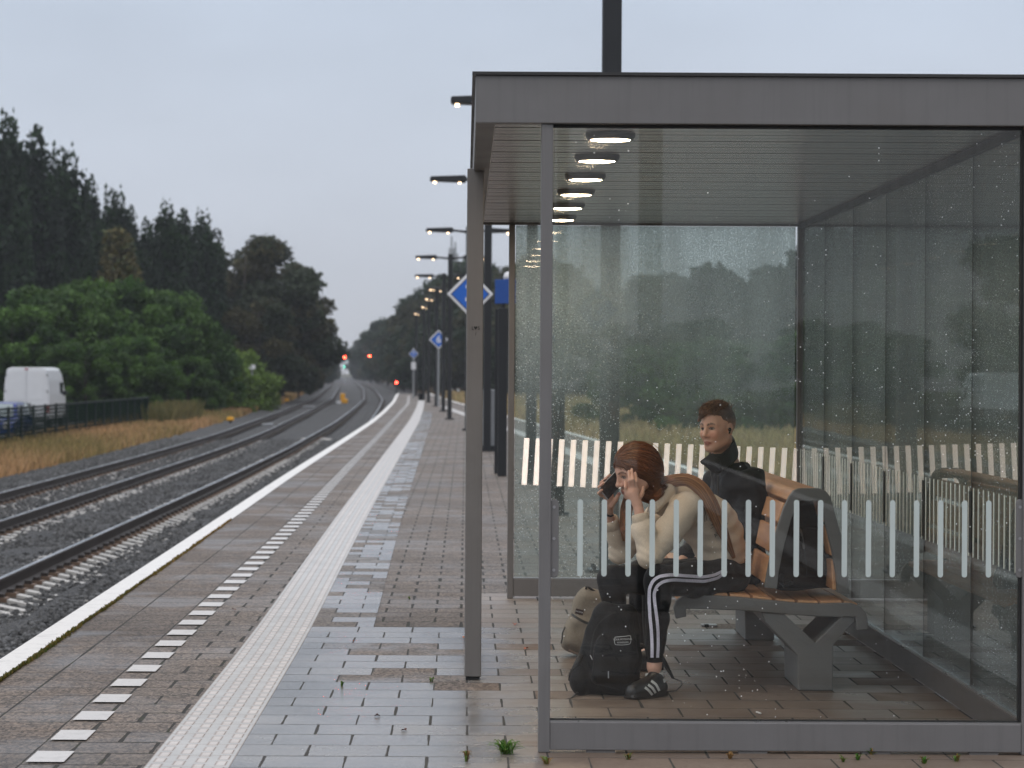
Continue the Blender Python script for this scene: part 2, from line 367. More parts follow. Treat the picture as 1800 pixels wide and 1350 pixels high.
M_FLOOR = paving('shelter_floor_tiles', .302, .305, (.20, .165, .138), (.25, .21, .18), .5, .005, .5, du=.285, dv=-.085 + .305 * 36, agg=.1, tilevar=.9, moss=.05, stain=.55, alt=(.93, (.12, .1, .084), .66))
def m_white(name, col, wear=.5):
    t = NT(name); v = t.obj(); c = t.mix(t.ramp(t.noise(v, 9, 6, .65), (.5, 0), (.78, wear)), col, tuple(x * .62 for x in col))
    c = t.mix(t.ramp(t.noise(v, 70, 3, .7), (.62, 0), (.72, .6)), c, (.2, .17, .14))
    t.bsdf(c, .5, 0, t.bump(t.noise(v, 120, 3), .002, .5), .4); return t.m
M_EDGE = m_white('white_edge_paint', (.72, .70, .67), .7); M_DASH = m_white('white_block', (.56, .545, .53), .6)
def m_tact():
    t = NT('tactile_tiles'); uv = t.n('TexCoord').outputs['UV']; sx = t.n('SeparateXYZ', {0: uv}); u, v_ = sx.outputs[0], sx.outputs[1]
    cu = t.math('DIVIDE', t.math('ADD', u, .0), .0775); fu = t.math('FRACT', cu); iu = t.math('FLOOR', cu)
    vv_ = t.math('ADD', t.math('DIVIDE', v_, .1525), t.math('MULTIPLY', iu, .5)); fv = t.math('FRACT', vv_)
    du = t.math('SUBTRACT', .24, t.math('ABSOLUTE', t.math('SUBTRACT', fu, .5))); dv = t.math('SUBTRACT', .36, t.math('ABSOLUTE', t.math('SUBTRACT', fv, .5)))
    dd = t.math('MINIMUM', t.math('MULTIPLY', du, .0775), t.math('MULTIPLY', dv, .1525))
    rib = t.ramp(t.math('MULTIPLY_ADD', dd, 100, .5), (.4, 0), (.6, 1)); outl = t.ramp(t.math('ABSOLUTE', dd), (.0018, 1), (.005, 0))
    b2 = t.n('TexBrick', {'Vector': t.n('Mapping', {0: uv, 1: (0, .1, 0)}).outputs[0], 'Color1': (0, 0, 0), 'Color2': (1, 1, 1), 'Mortar': (.5, .5, .5), 'Scale': 1, 'Mortar Size': .004, 'Mortar Smooth': .1, 'Bias': 0, 'Brick Width': .31, 'Row Height': .305}, offset=0)
    c = t.mix(rib, (.47, .468, .455), (.60, .555, .52)); c = t.mix(t.math('MULTIPLY', b2.outputs['Color'], .3), c, (.48, .47, .46))
    c = t.mix(1.0, c, t.ramp(t.noise(uv, 5, 5, .6), (.3, .84), (.7, 1.07)), 'MULTIPLY')
    c = t.mix(t.math('MULTIPLY', outl, .75), c, (.26, .18, .14)); c = t.mix(t.math('MULTIPLY', b2.outputs['Fac'], .8), c, (.25, .19, .15))
    c = t.mix(t.ramp(t.noise(uv, 60, 3, .7), (.62, 0), (.72, .5)), c, (.25, .2, .17))
    t.bsdf(c, .45, 0, t.bump(t.math('MULTIPLY', rib, .004), 1, .8), .4); return t.m
M_TACT = m_tact()
def m_earth(name, c1, c2, c3, sc=.35, bump=.06):
    t = NT(name); v = t.obj(); a = t.noise(v, sc, 6, .6); b = t.noise(v, sc * 9, 5, .65)
    c = t.mix(t.ramp(a, (.38, 0), (.62, 1)), c1, c2); c = t.mix(t.ramp(b, (.5, 0), (.7, 1)), c, c3)
    t.bsdf(c, .9, 0, t.bump(b, bump, .8), .2); return t.m
def m_ballast():
    t = NT('ballast'); v = t.obj(); vo = t.n('TexVoronoi', {'Vector': v, 'Scale': 17.0}, feature='F1'); v2 = t.n('TexVoronoi', {'Vector': v, 'Scale': 17.0}, feature='DISTANCE_TO_EDGE')
    rr = t.n('SeparateColor', {0: vo.outputs['Color']}).outputs[0]
    c = t.mix(rr, (.022, .022, .023), (.10, .097, .094)); c = t.mix(t.ramp(t.noise(v, .7, 4), (.4, 0), (.7, .5)), c, (.1, .085, .068))
    c = t.mix(t.ramp(v2.outputs[0], (0, 1), (.12, 0)), c, (.012, .012, .013))
    t.bsdf(c, .6, 0, t.bump(t.ramp(v2.outputs[0], (0, 0), (.3, 1)), .05, 1.0), .4); return t.m
M_BAL = m_ballast()
M_DRY = m_earth('dry_grass_ground', (.21, .125, .065), (.16, .11, .055), (.10, .085, .035))
M_GND = m_earth('meadow_ground', (.055, .065, .028), (.09, .075, .035), (.12, .085, .045), .05)
M_ASPH = m_earth('asphalt', (.05, .05, .052), (.06, .06, .062), (.04, .04, .042), .5, .01)
gz = np.array([-3000, -300, -60, 60, 300, 3000.]); gv = [(x, y, -1.12) for y in (-400, -60, 30, 150, 500, 3000) for x in gz]
g0 = mesh_np('ground', gv, [(r * 6 + c, r * 6 + c + 1, (r + 1) * 6 + c + 1, (r + 1) * 6 + c) for r in range(5) for c in range(5)], M_GND); g0['kind'] = 'structure'
strip('car_park_asphalt', K(-60), K(-15.2), 40, 150, -1.1, M_ASPH, nx=3)
BL = off(RAIL_2R, -3.45); BR = off(RAIL_R, 2.9)
def zb(X, Y, t):
    a = RAIL_A(Y); nr = ((X > a - .2) & (X < a + .62)) | ((X > a + .95) & (X < a + 1.9)) | (np.abs(X - RAIL_2R(Y) + .76) < 1.1)
    return -.955 - .045 * nr + .035 * (np.sin(X * 2.1 + Y * .3) * np.sin(Y * 1.7) + np.sin(X * 5 + Y * 4.1) * .5) * (np.abs(t - .5) < .49) - .15 * (np.abs(t - .5) > .495)
strip('ballast_bed', BL, lambda y: np.where(np.asarray(y) < 186, EDGE(y) - .06, RAIL_R(y) - 1.0), -20, 1300, -.955, M_BAL, nx=70, zf=zb, step=1.2)
strip('ballast_bed', lambda y: np.where(np.asarray(y) < 186, REDGE(y) + .06, RAIL_R(y) - 1.0), BR, -20, 1300, -.955, M_BAL, nx=10, zf=zb, step=1.2)
strip('grass_verge', lambda y: BL(y) - 6, off(BL, .1), 20, 1300, -1.02, M_DRY, nx=4)
strip('grass_verge', off(BR, -.1), lambda y: BR(y) + 22, 5, 1300, -1.02, M_DRY, nx=4)
strip('pale_ground_strip', lambda y: BR(y) + 5.5, lambda y: BR(y) + 7.6, 20, 600, -1.0, simple('pale_ground', (.3, .29, .27), .8, 0, .2, 3))  # pale grey band laid along the verge beyond the right-hand track
# platform
y1 = 186
pf = strip('platform', off(EDGE, .13), off(DASH, .0), -25, y1, 0, M_AGG, uref=DASH)
strip('platform', DASH, off(TAC, .01), -25, y1, 0, M_AGGR, uref=DASH)
strip('platform', off(TAC, .3), off(REDGE, -.13), -25, y1, 0, M_AGGR, nx=4)
strip('platform_edge', EDGE, off(EDGE, .155), -25, y1, .006, M_EDGE, nx=2, step=.6)
strip('platform_edge', off(REDGE, -.155), REDGE, -25, y1, .006, M_EDGE, nx=2)
strip('tactile_paving', TAC, off(TAC, .31), -25, 141, .005, M_TACT, uref=TAC)
strip('tactile_paving', off(REDGE, -1.45), off(REDGE, -1.14), -25, 120, .005, M_TACT, uref=REDGE)
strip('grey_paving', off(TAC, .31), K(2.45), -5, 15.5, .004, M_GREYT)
strip('grey_paving', off(TAC, .31), off(TAC, .66), 15.5, 100, .004, M_GREYM, uref=off(TAC, 1.0))
strip('shelter_paving', K(.1), K(2.45), 15.5, 17.9, .004, M_FLOOR)
m = MB(); ys = np.concatenate([np.arange(-25, 60, 3), np.arange(60, y1 + 1, 6)]); ys[-1] = y1
for f_, s_ in ((EDGE, -1), (REDGE, 1)):
    xs = f_(ys)
    m.add([(x, y, z) for x, y in zip(xs, ys) for z in (.004, -.09)] , [(2 * i, 2 * i + 1, 2 * i + 3, 2 * i + 2) for i in range(len(ys) - 1)])
    m.add([(x, y, z) for x, y in zip(xs - s_ * .12, ys) for z in (-.085, -1.1)], [(2 * i, 2 * i + 1, 2 * i + 3, 2 * i + 2) for i in range(len(ys) - 1)])
m.add([(float(EDGE(y1)), y1, 0), (float(REDGE(y1)), y1, 0), (float(REDGE(y1)), y1 + 7, -1.0), (float(EDGE(y1)), y1 + 7, -1.0)], [(0, 1, 2, 3)])
tag(m.build('platform_wall', simple('platform_concrete', (.16, .15, .14), .8, 0, .2, 5)), kind='structure')
m = MB(); y = 4.58
while y < 165:
    w = .152; a = float(DASH(y)) + .0; b = float(DASH(y + .3)) + .0; j = rng.uniform(-.004, .004)
    x0, x1 = a + .012, a + w; x2, x3 = b + .012, b + w
    m.add([(x0, y + j, .006), (x1, y + j, .006), (x3, y + .29 + j, .006), (x2, y + .29 + j, .006)], [(0, 1, 2, 3)]); y += .61
tag(m.build('platform_markings', M_DASH), kind='structure')
M_STAIN = m_earth('stained_ballast', (.030, .022, .017), (.045, .034, .026), (.02, .017, .015), 3.0, .03)
for f_ in (RAIL_A, off(RAIL_A, 1.505), RAIL_2R, off(RAIL_2R, -1.52)): strip('ballast_bed', off(f_, -.24), off(f_, .24), 75, 1250, -.935, M_STAIN)
# rails
RUST = simple('rusty_rail', (.032, .022, .017), .65, .1, .25, 3); HEAD = simple('worn_rail_head', (.42, .43, .45), .25, .8, .1, 3)
PR = [(-.07, -.16), (.07, -.16), (.07, -.148), (.012, -.13), (.009, -.05), (.036, -.04), (.036, -.006), (.026, 0), (-.026, 0), (-.036, -.006), (-.036, -.04), (-.009, -.05), (-.012, -.13), (-.07, -.148)]
def rail(f, label, y0, y1_, flip=0):
    ys = [y0]
    while ys[-1] < y1_: ys.append(ys[-1] + max(1.5, ys[-1] / 40))
    xs = f(np.array(ys)); n = len(PR); vs = [(x + a, y, -.76 + b) for x, y in zip(xs, ys) for a, b in PR]; m = MB()
    fs = [(i * n + k, i * n + (k + 1) % n, (i + 1) * n + (k + 1) % n, (i + 1) * n + k) for i in range(len(ys) - 1) for k in range(n)]
    m.add(vs, fs); m.m = [1 if (k % n) == 7 else 0 for k in range(len(fs))]
    o = m.build('rail', [RUST, HEAD]); return tag(o, label, 'rail', 'rails of the station tracks')
rail(RAIL_A, 'thick dark rail closest to the white platform edge, shining on top', 12, 1250)
rail(off(RAIL_A, 1.505), 'rail tucked under the platform edge, visible only past the bend', 40, 1250)
rail(RAIL_2R, 'middle one of the three dark rails at the left, second from platform', 20, 1250)
rail(off(RAIL_2R, -1.52), 'outermost dark rail beside the dry grass verge', 20, 1250)
rail(RAIL_R, 'rail beyond the far platform edge, seen behind the shelter glass', 15, 1250)
rail(off(RAIL_R, 1.505), 'rail on the far side by the meadow behind the shelter', 15, 1250)
# sleepers: one of each, then copies
CONC = simple('sleeper_concrete', (.52, .50, .47), .6, 0, .15, 8, 0, .5, .25); CLIP = simple('rail_clip', (.03, .022, .018), .6)
RCON = simple('rusty_concrete', (.17, .11, .075), .75, 0, .25, 8)
def sleeper_mesh():
    m = MB(); prof = [(-1.28, -1.0), (-1.26, -.945), (-.98, -.925), (-.62, -.921), (-.30, -.985), (0, -1.0), (.30, -.985), (.62, -.921), (.98, -.925), (1.26, -.945), (1.28, -1.0), (1.28, -1.12), (-1.28, -1.12)]
    m.prism(prof, .2, Matrix.Translation((0, -.1, 0)))
    for s in (-1, 1):
        m.box(s * .7525 - .19, s * .7525 + .19, -.105, .105, -.96, -.916, 2)
        for k in (-1, 1): m.box(s * .7525 + k * .115 - .035, s * .7525 + k * .115 + .035, -.06, .06, -.93, -.875, 1)
    return m.build('railway_sleeper', [CONC, CLIP, RCON])
sl0 = sleeper_mesh(); first = True
for f_, y0, n_, w_ in ((off(RAIL_A, .7525), 22.4, 130, 'concrete sleeper under the track beside the platform edge'), (off(RAIL_2R, -.76), 36, 100, 'concrete sleeper under the far track beside the grass')):
    for i in range(n_):
        y = y0 + i * .6 + rng.uniform(-.02, .02)
        o = sl0 if first else sl0.copy()
        if not first: SC.collection.objects.link(o)
        first = False
        o.location = (float(f_(y)), y, rng.uniform(-.008, .004)); o.rotation_euler = (0, 0, rng.uniform(-.012, .012))
        tag(o, w_, 'railway sleeper', 'sleepers under the track beside the platform' if 'beside the platform' in w_ else 'sleepers under the far track')
# loose stones on the ballast
def stones(name, n, reg, z, s0, s1, mat, grp=None):
    X, Y = reg(n); nv = 8; th = rng.uniform(0, 6.28, (n, 1)); sc = rng.uniform(s0, s1, (n, 1, 1)) * np.maximum(1, Y[:, None, None] / 70)
    base = np.array([(1, 0, -.3), (-.2, 1, -.2), (-1, .1, -.3), (.1, -1, -.25), (.55, .4, .6), (-.45, .5, .55), (-.4, -.5, .6), (.5, -.45, .5)])
    v = base[None] * rng.uniform(.6, 1.3, (n, 8, 3)); v[:, :, 2] *= rng.uniform(.6, 1.2, (n, 1)); c, s = np.cos(th), np.sin(th)
    x = v[:, :, 0] * c - v[:, :, 1] * s; y = v[:, :, 0] * s + v[:, :, 1] * c; v = np.stack([x, y, v[:, :, 2]], -1) * sc + np.stack([X, Y, np.full(n, z) + rng.uniform(-.02, .02, n) - .035 * ((X > RAIL_A(Y) + .1) & (X < RAIL_A(Y) + .75))], -1)[:, None]
    fq = np.array([(4, 5, 6, 7), (0, 1, 5, 4), (1, 2, 6, 5), (2, 3, 7, 6), (3, 0, 4, 7)])
    f = (fq[None] + (np.arange(n) * 8)[:, None, None]).reshape(-1, 4)
    col = np.repeat(rng.uniform(.4, 1.7, (n, 1)) ** 1.3 * np.array([[1, .99, .98]]) * .046, 8, 0); col[::1] *= 1
    return tag(mesh_np(name, v.reshape(-1, 3), f, mat, col=col), kind='stuff')
def m_attr(name, rough=.6, spec=.5, trans=0, mul=1.0, nsc=0):
    t = NT(name); a = t.n('Attribute', attribute_name='Col').outputs['Color']
    if nsc: a = t.mix(1.0, a, t.ramp(t.noise(t.obj(), nsc, 3), (.3, .75), (.7, 1.25)), 'MULTIPLY')
    b = t.bsdf(a, rough, 0, None, spec)
    if trans:
        tr = t.n('BsdfTranslucent', {0: a}).outputs[0]; ms = t.n('MixShader', {0: trans, 1: b.outputs[0], 2: tr}); t.surf(ms.outputs[0])
    return t.m
M_STONE = m_attr('ballast_stone', .5, .5)
def reg1(n):
    Y = 21 + (rng.random(n) ** 1.4) * 75; l, r = BL(Y) + .15, EDGE(Y) - .08; X = l + rng.random(n) * (r - l)
    a = RAIL_A(Y); bad = ((X > a - .12) & (X < a + .10)) | (np.abs(X - RAIL_2R(Y)) < .16) | (np.abs(X - RAIL_2R(Y) + 1.52) < .16) | ((X < RAIL_2R(Y) - .12) & (X > RAIL_2R(Y) - .5) & (rng.random(n) < .8))
    X = np.where(bad, l + rng.random(n) * .8, X); return X, Y
stones('ballast_stones', 52000, reg1, -.95, .026, .045, M_STONE)
# platform debris, weeds
# ------------------------------------------------------------------ the glass shelter
def glass(name, tint=(.93, .95, .94), refl=1.0, fog=.0, fogc=(.42, .47, .47), drops=.0, rough=.0, dscale=60, streak=0, fogz=None, dirt=.02, grain=0, dropz=None):
    t = NT(name); v = t.obj(); tr = t.n('BsdfTransparent', {0: tint}); gl = t.n('BsdfGlossy', {'Color': (1, 1, 1), 'Roughness': rough})
    fr = t.n('Fresnel', {'IOR': 1.5}).outputs[0]; f = t.math('MULTIPLY', fr, refl); f = t.math('MINIMUM', f, .9)
    ms = t.n('MixShader', {0: f, 1: tr.outputs[0], 2: gl.outputs[0]}).outputs[0]
    di = t.n('BsdfDiffuse', {0: fogc}); tl = t.n('BsdfTranslucent', {0: fogc}); df = t.n('MixShader', {0: .5, 1: di.outputs[0], 2: tl.outputs[0]}).outputs[0]
    big = t.noise(v, 1.4, 4, .55); st = t.n('TexNoise', {'Vector': t.n('Mapping', {0: v, 3: (9, 9, .45)}).outputs[0], 'Scale': 1.0, 'Detail': 5.0, 'Roughness': .6}).outputs[0]
    k = t.math('MULTIPLY', t.ramp(big, (.3, .5), (.65, 1)), t.ramp(st, (.3, .5), (.7, 1)))
    if fogz:
        z = t.n('SeparateXYZ', {0: t.n('NewGeometry').outputs['Position']}).outputs[2]; k = t.math('MULTIPLY', k, t.ramp(t.math('MULTIPLY', z, .4), *[(a * .4, b) for a, b in fogz]))
    if grain: k = t.math('MULTIPLY', k, t.ramp(t.noise(v, 95, 3, .8), (.42, 1 - grain), (.62, 1 + grain * .8)))
    k = t.math('MINIMUM', t.math('ADD', t.math('MULTIPLY', k, fog), dirt), .95)
    ms = t.n('MixShader', {0: k, 1: ms, 2: df}).outputs[0]
    if drops:
        dens = t.ramp(t.noise(t.n('Mapping', {0: v, 3: (1, 1, .5)}).outputs[0], 2.6, 4, .65), (.48, 0), (.70, 1))
        if dropz: z = t.n('SeparateXYZ', {0: t.n('NewGeometry').outputs['Position']}).outputs[2]; dens = t.math('MULTIPLY', dens, t.ramp(t.math('MULTIPLY', z, .4), *[(a * .4, b) for a, b in dropz]))
        for sc, thr in ((dscale, .26), (dscale * .55, .13)):
            vo = t.n('TexVoronoi', {'Vector': v, 'Scale': sc, 'Randomness': 1.0}, feature='F1'); r_ = t.n('SeparateColor', {0: vo.outputs['Color']})
            m = t.math('LESS_THAN', vo.outputs['Distance'], t.math('MULTIPLY', r_.outputs[1], thr)); on = t.math('LESS_THAN', r_.outputs[0], t.math('MULTIPLY', dens, drops))
            m = t.math('MULTIPLY', m, on)
            dd = t.n('BsdfDiffuse', {0: (.74, .76, .78)}); dt = t.n('BsdfTranslucent', {0: (.74, .76, .78)}); dg = t.n('AddShader', {0: dd.outputs[0], 1: dt.outputs[0]}).outputs[0]
            ms = t.n('MixShader', {0: t.math('MULTIPLY', m, .85), 1: ms, 2: dg}).outputs[0]
    return t.surf(ms)
G_NEAR = glass('near_glass', (.97, .98, .97), .62, .006, (.45, .45, .43), .27, dscale=115, dirt=.003, dropz=[(0, .25), (1.1, .35), (1.22, 1.3), (1.46, 1.3), (1.62, .45), (2.35, .35)])
G_BACK = glass('wet_glass', (.86, .91, .89), .8, .80, (.64, .72, .70), .85, dscale=105, fogz=[(.2, .12), (.9, .10), (1.2, .25), (1.45, .65), (1.8, 1.0), (2.35, 1.0)], dirt=.05, grain=.5)
G_SIDE = glass('side_glass', (.70, .74, .73), .9, .12, (.45, .5, .48), .25, dscale=110, fogz=[(.2, .3), (1.1, 1), (2.2, .8)], dirt=.03)
SY0, SY1, SX0, SX1, SXR, SZB, SZT = 10.4, 17.55, .285, 2.125, 2.5, 2.40, 2.583
sh = thing('platform_shelter', 'grey metal and glass waiting shelter with flat roof and row of round ceiling lights', 'shelter', (1.2, 14, 0))
# roof
m = MB(); t_ = .05
m.box(.033, SXR, SY0 - .012, SY0 + t_, SZB, SZT); m.box(.033, SXR, SY1 - t_, SY1 + .012, SZB, SZT)
m.box(.033, .033 + .075, SY0 + t_, SY1 - t_, SZB + .0, SZT); m.box(SXR - t_, SXR, SY0 + t_, SY1 - t_, SZB, SZT)
roof = m.build('roof', GREY, sh, bevel=.004)
m = MB(); m.box(.02, SXR + .012, SY0 - .025, SY1 + .025, SZT, SZT + .012); m.build('roof_trim', simple('dark_trim', (.03, .028, .027), .4), roof)
def m_ceil():
    t = NT('ceiling_panels'); v = t.obj(); y = t.n('SeparateXYZ', {0: v}).outputs[1]
    fr = t.math('FRACT', t.math('DIVIDE', y, .297)); seam = t.math('LESS_THAN', t.math('ABSOLUTE', t.math('SUBTRACT', fr, .5)), .075)
    n = t.noise(t.n('Mapping', {0: v, 3: (1.5, 6, 1)}).outputs[0], 1.2, 4)
    c = t.mix(n, (.36, .34, .32), (.46, .435, .41)); c = t.mix(t.math('MULTIPLY', seam, .8), c, (.02, .018, .016))
    pn = t.n('TexWhiteNoise', {'W': t.math('FLOOR', t.math('DIVIDE', y, .297))}, noise_dimensions='1D').outputs[0]
    t.bsdf(c, t.math('MULTIPLY_ADD', n, .10, .20), .7, t.bump(t.math('ADD', t.math('MULTIPLY', seam, -1), t.math('MULTIPLY', pn, .4)), .002, .6), .5); return t.m
m = MB(); m.box(.108, SXR - t_, SY0 + t_, SY1 - t_, SZB + .012, SZB + .03)
for i, y in enumerate(np.arange(SY0 + .30, SY1 - .1, .297)): m.box(.11, SXR - t_ - .002, y - .004, y + .004, SZB + (.0114 if i % 2 else .0106), SZB + .0135, 1)
m.build('ceiling', [m_ceil(), simple('joint_dark', (.02, .018, .017), .7)], roof)
LAMP = emit('warm_lamp_glow', (1, .76, .50), 70.0)
for i in range(6):
    y = at(0, [242, 280, 313, 340, 364, 385][i], 1)[1]; Yc = .948 * F / (655 + 1.2 - [242, 280, 313, 340, 364, 385][i]); x = .578
    M = Matrix.Translation((x, Yc, SZB))
    m = MB(); n = 28; pr = [(.078, .012), (.080, -.012), (.090, -.012), (.100, .002), (.100, .012)]
    vs = [M @ Vector((r * math.cos(2 * math.pi * k / n), r * math.sin(2 * math.pi * k / n), z)) for r, z in pr for k in range(n)]
    m.add(vs, [(j * n + k, j * n + (k + 1) % n, (j + 1) * n + (k + 1) % n, (j + 1) * n + k) for j in range(4) for k in range(n)])
    lt = m.build('ceiling_light', simple('lamp_ring', (.16, .15, .14), .35, .6), sh, True)
    m = MB(); m.add([M @ Vector((r * math.cos(2 * math.pi * k / n), r * math.sin(2 * math.pi * k / n), z)) for r, z in ((.080, -.0115), (.05, -.0155)) for k in range(n)], [(k, (k + 1) % n, n + (k + 1) % n, n + k) for k in range(n)] + [tuple(n + k for k in range(n))]); m.build('lamp_lens', LAMP, lt, True)
# posts
def post(x0, x1, y0, y1, z0, z1, mat, nm='post'):
    m = MB(); m.box(x0, x1, y0, y1, z0, z1); return m.build(nm, mat, sh, bevel=.004)
post(SX0, SX0 + .045, SY0, SY0 + .06, .004, SZB, GREY); post(SX0 - .010, SX0 + .030, SY1 - .06, SY1, .006, SZB, GREYD)
lp = post(.004, .082, 12.84, 12.92, .02, SZB + .01, GREYD); post(.004, .082, 15.1, 15.18, .02, SZB + .01, GREYD)
m = MB(); m.box(.010, .076, 12.848, 12.912, .004, .02); m.box(.010, .076, 15.108, 15.172, .004, .02); m.build('post_shoe', BLACKR, sh)
post(SX1 + .002, SX1 + .05, SY0, SY0 + .06, .004, SZB, GREY); post(SX1 + .002, SX1 + .05, SY1 - .06, SY1, .006, SZB, GREYD)
for ch, px in (('L', 831), ('S', 841.5)): text('graffiti', ch, .024, at(px, 577, 12.8385), (R(90), 0, R(0)), BLACKR, lp, .0004)
c = at(836, 576.5, 12.8385); m = MB(); m.prism([(c.x, c.z - .009), (c.x + .008, c.z + .001), (c.x + .007, c.z + .007), (c.x + .003, c.z + .008), (c.x, c.z + .005), (c.x - .003, c.z + .008), (c.x - .007, c.z + .007), (c.x - .008, c.z + .001)], .0004, Matrix.Translation((0, 12.838, 0))); m.build('graffiti', BLACKR, lp)
m = MB(); m.tube([at(837, 583, 12.838), at(835.5, 590, 12.838)], .0009, 5); m.build('graffiti', BLACKR, lp)
# base panels
def panel(a, b, axis, c0, c1, z0=.014, z1=.121, mat=GREY, capz=.006):
    m = MB()
    if axis == 'x': m.box(a, b, c0, c1, z0, z1)
    else: m.box(c0, c1, a, b, z0, z1)
    o = m.build('base_panel', mat, sh, bevel=.003)
    m = MB()
    if axis == 'x': m.box(a, b, c0 + .003, c1 - .003, z1, z1 + capz)
    else: m.box(c0 + .003, c1 - .003, a, b, z1, z1 + capz)
    m.build('glazing_rail', simple('bright_metal', (.30, .30, .30), .3, .6), o)
    return o
panel(SX0 + .045, SX1 + .002, 'x', SY0 + .004, SY0 + .055); panel(SX0 + .03, SX1 + .002, 'x', SY1 - .055, SY1 - .004, .02, .131, GREYD)
panel(SY0 + .06, SY1 - .06, 'y', SX1 + .004, SX1 + .046, .02, .128, simple('side_panel_paint', (.085, .076, .07), .55, 0, .15, 8, 0, .5, .3))
panel(SX1 + .05, SXR - .02, 'x', SY0 + .004, SY0 + .055)
m = MB()
for x0 in (.47, 1.05, 1.52, 1.93): m.box(x0, x0 + .11, SY0 + .012, SY0 + .05, .004, .014)
m.build('foot', GREYD, sh)
# panes and stripes
def film(name, c, k=.5):
    t = NT(name); a = t.n('BsdfDiffuse', {0: c}).outputs[0]; b = t.n('BsdfTranslucent', {0: c}).outputs[0]; return t.surf(t.n('AddShader', {0: a, 1: b}).outputs[0])
S_NEAR = simple('pale_blue_film', (.50, .56, .545), .5, 0, .04, 6); S_BACK = film('cream_film', (.93, .875, .84)); S_SIDE = film('side_film', (.62, .62, .59))
def rounded(w, h, n=8, sq=False):
    if sq: return [(-w / 2, -h / 2), (w / 2, -h / 2), (w / 2, h / 2), (-w / 2, h / 2)]
    r = w / 2
    return [(r * math.cos(a), h / 2 - r + r * math.sin(a)) for a in np.linspace(0, math.pi, n)] + [(r * math.cos(a), -h / 2 + r + r * math.sin(a)) for a in np.linspace(math.pi, 2 * math.pi, n)]
def pane(x0, x1, y0, y1, z0, z1, mat):
    m = MB(); m.box(x0, x1, y0, y1, z0, z1); return m.build('glass_pane', mat, sh)
pn = pane(SX0 + .052, SX1 - .008, SY0 + .026, SY0 + .036, .128, SZB - .006, G_NEAR)
k = 0
for k in range(18):
    px = 1019.8 + 42.25 * k; c = at(px, 945.5 + .12 * k, SY0 + .022)
    m = MB(); m.prism([(c.x + a, c.z + b) for a, b in rounded(.0205, .295)], .0008, Matrix.Translation((0, SY0 + .0248, 0))); m.build('stripe', S_NEAR, pn)
for px in (974, 1794):
    c = at(px, 947, SY0); m = MB(); m.prism([(c.x + a, c.z + b) for a, b in rounded(.036 if px < 1000 else .030, .30)], .012, Matrix.Translation((0, SY0 + .012, 0))); cl = m.build('glass_clamp', GREY, sh, bevel=.003)
    m = MB()
    for dz in (-.12, 0, .12): m.tube([(c.x, SY0 + .0115, c.z + dz), (c.x, SY0 + .009, c.z + dz)], .006, 10)
    m.build('screw', STEEL, cl)
m = MB(); m.box(SX0 + .046, SX1 - .002, SY0 + .02, SY0 + .042, SZB - .012, SZB - .001); m.box(SX1 - .008, SX1 - .001, SY0 + .018, SY0 + .05, .1325, SZB - .013); m.box(SX0 + .046, SX1, SY0 + .018, SY0 + .044, .1275, .1315)
m.build('rubber_seal', BLACKR, sh)
m = MB(); m.box(SX1 + .006, SX1 + .044, SY0 + .06, SY1 - .06, SZB - .018, SZB + .0115); m.build('top_rail', simple('dark_clamp', (.03, .03, .03), .5), sh)
pb = pane(SX0 + .034, SX1 - .012, SY1 - .036, SY1 - .026, .14, SZB - .004, G_BACK)
for k in range(25):
    px = 924.5 + 20.6 * k
    if px > 1412: break
    py = 811 + (px - 920) * .0385; c0 = at(px - 3.2, py + 41, SY1 - .04); c1 = at(px + 1.6, py - 41, SY1 - .04); w = .0165
    m = MB(); m.prism([(c0.x - w, c0.z), (c0.x + w, c0.z), (c1.x + w, c1.z), (c1.x - w, c1.z)], .0008, Matrix.Translation((0, SY1 - .0385, 0))); m.build('stripe', S_BACK, pb)
c = at(908, 848, SY1); m = MB(); m.prism([(c.x - .036 + a, at(0, 823, SY1).z + b) for a, b in rounded(.03, .30)], .012, Matrix.Translation((0, SY1 - .05, 0))); m.build('glass_clamp', GREYD, sh, bevel=.003)
ysj = [SY0 + .06] + [SY0 + 1.16 + 1.19 * i for i in range(5)] + [SY1 - .06]
for i, (a, b) in enumerate(zip(ysj, ysj[1:])):
    ps = pane(SX1 + .02, SX1 + .03, a + .006, b - .006, .136, SZB - .004, G_SIDE)
    n_ = int(round((b - a) / .107)); bars = []
    for j in range(n_):
        y = a + (j + .5) * (b - a) / n_; m = MB(); m.prism([(p_[0], p_[1] + .83) for p_ in rounded(.0135, .295, 6)], .0008, Matrix.Translation((SX1 + .0185, y, 0)) @ Matrix.Rotation(R(90), 4, 'Z')); m.build('stripe', S_SIDE, ps)
    if 0 < i: m = MB(); m.box(SX1 + .012, SX1 + .017, a - .02, a + .02, .70, .96); m.build('glass_clamp', simple('dark_clamp', (.03, .03, .03), .5), sh)
    if 0 < i: m = MB(); m.box(SX1 + .0195, SX1 + .0305, a - .005, a + .005, .136, SZB - .004); m.build('pane_joint', BLACKR, sh)
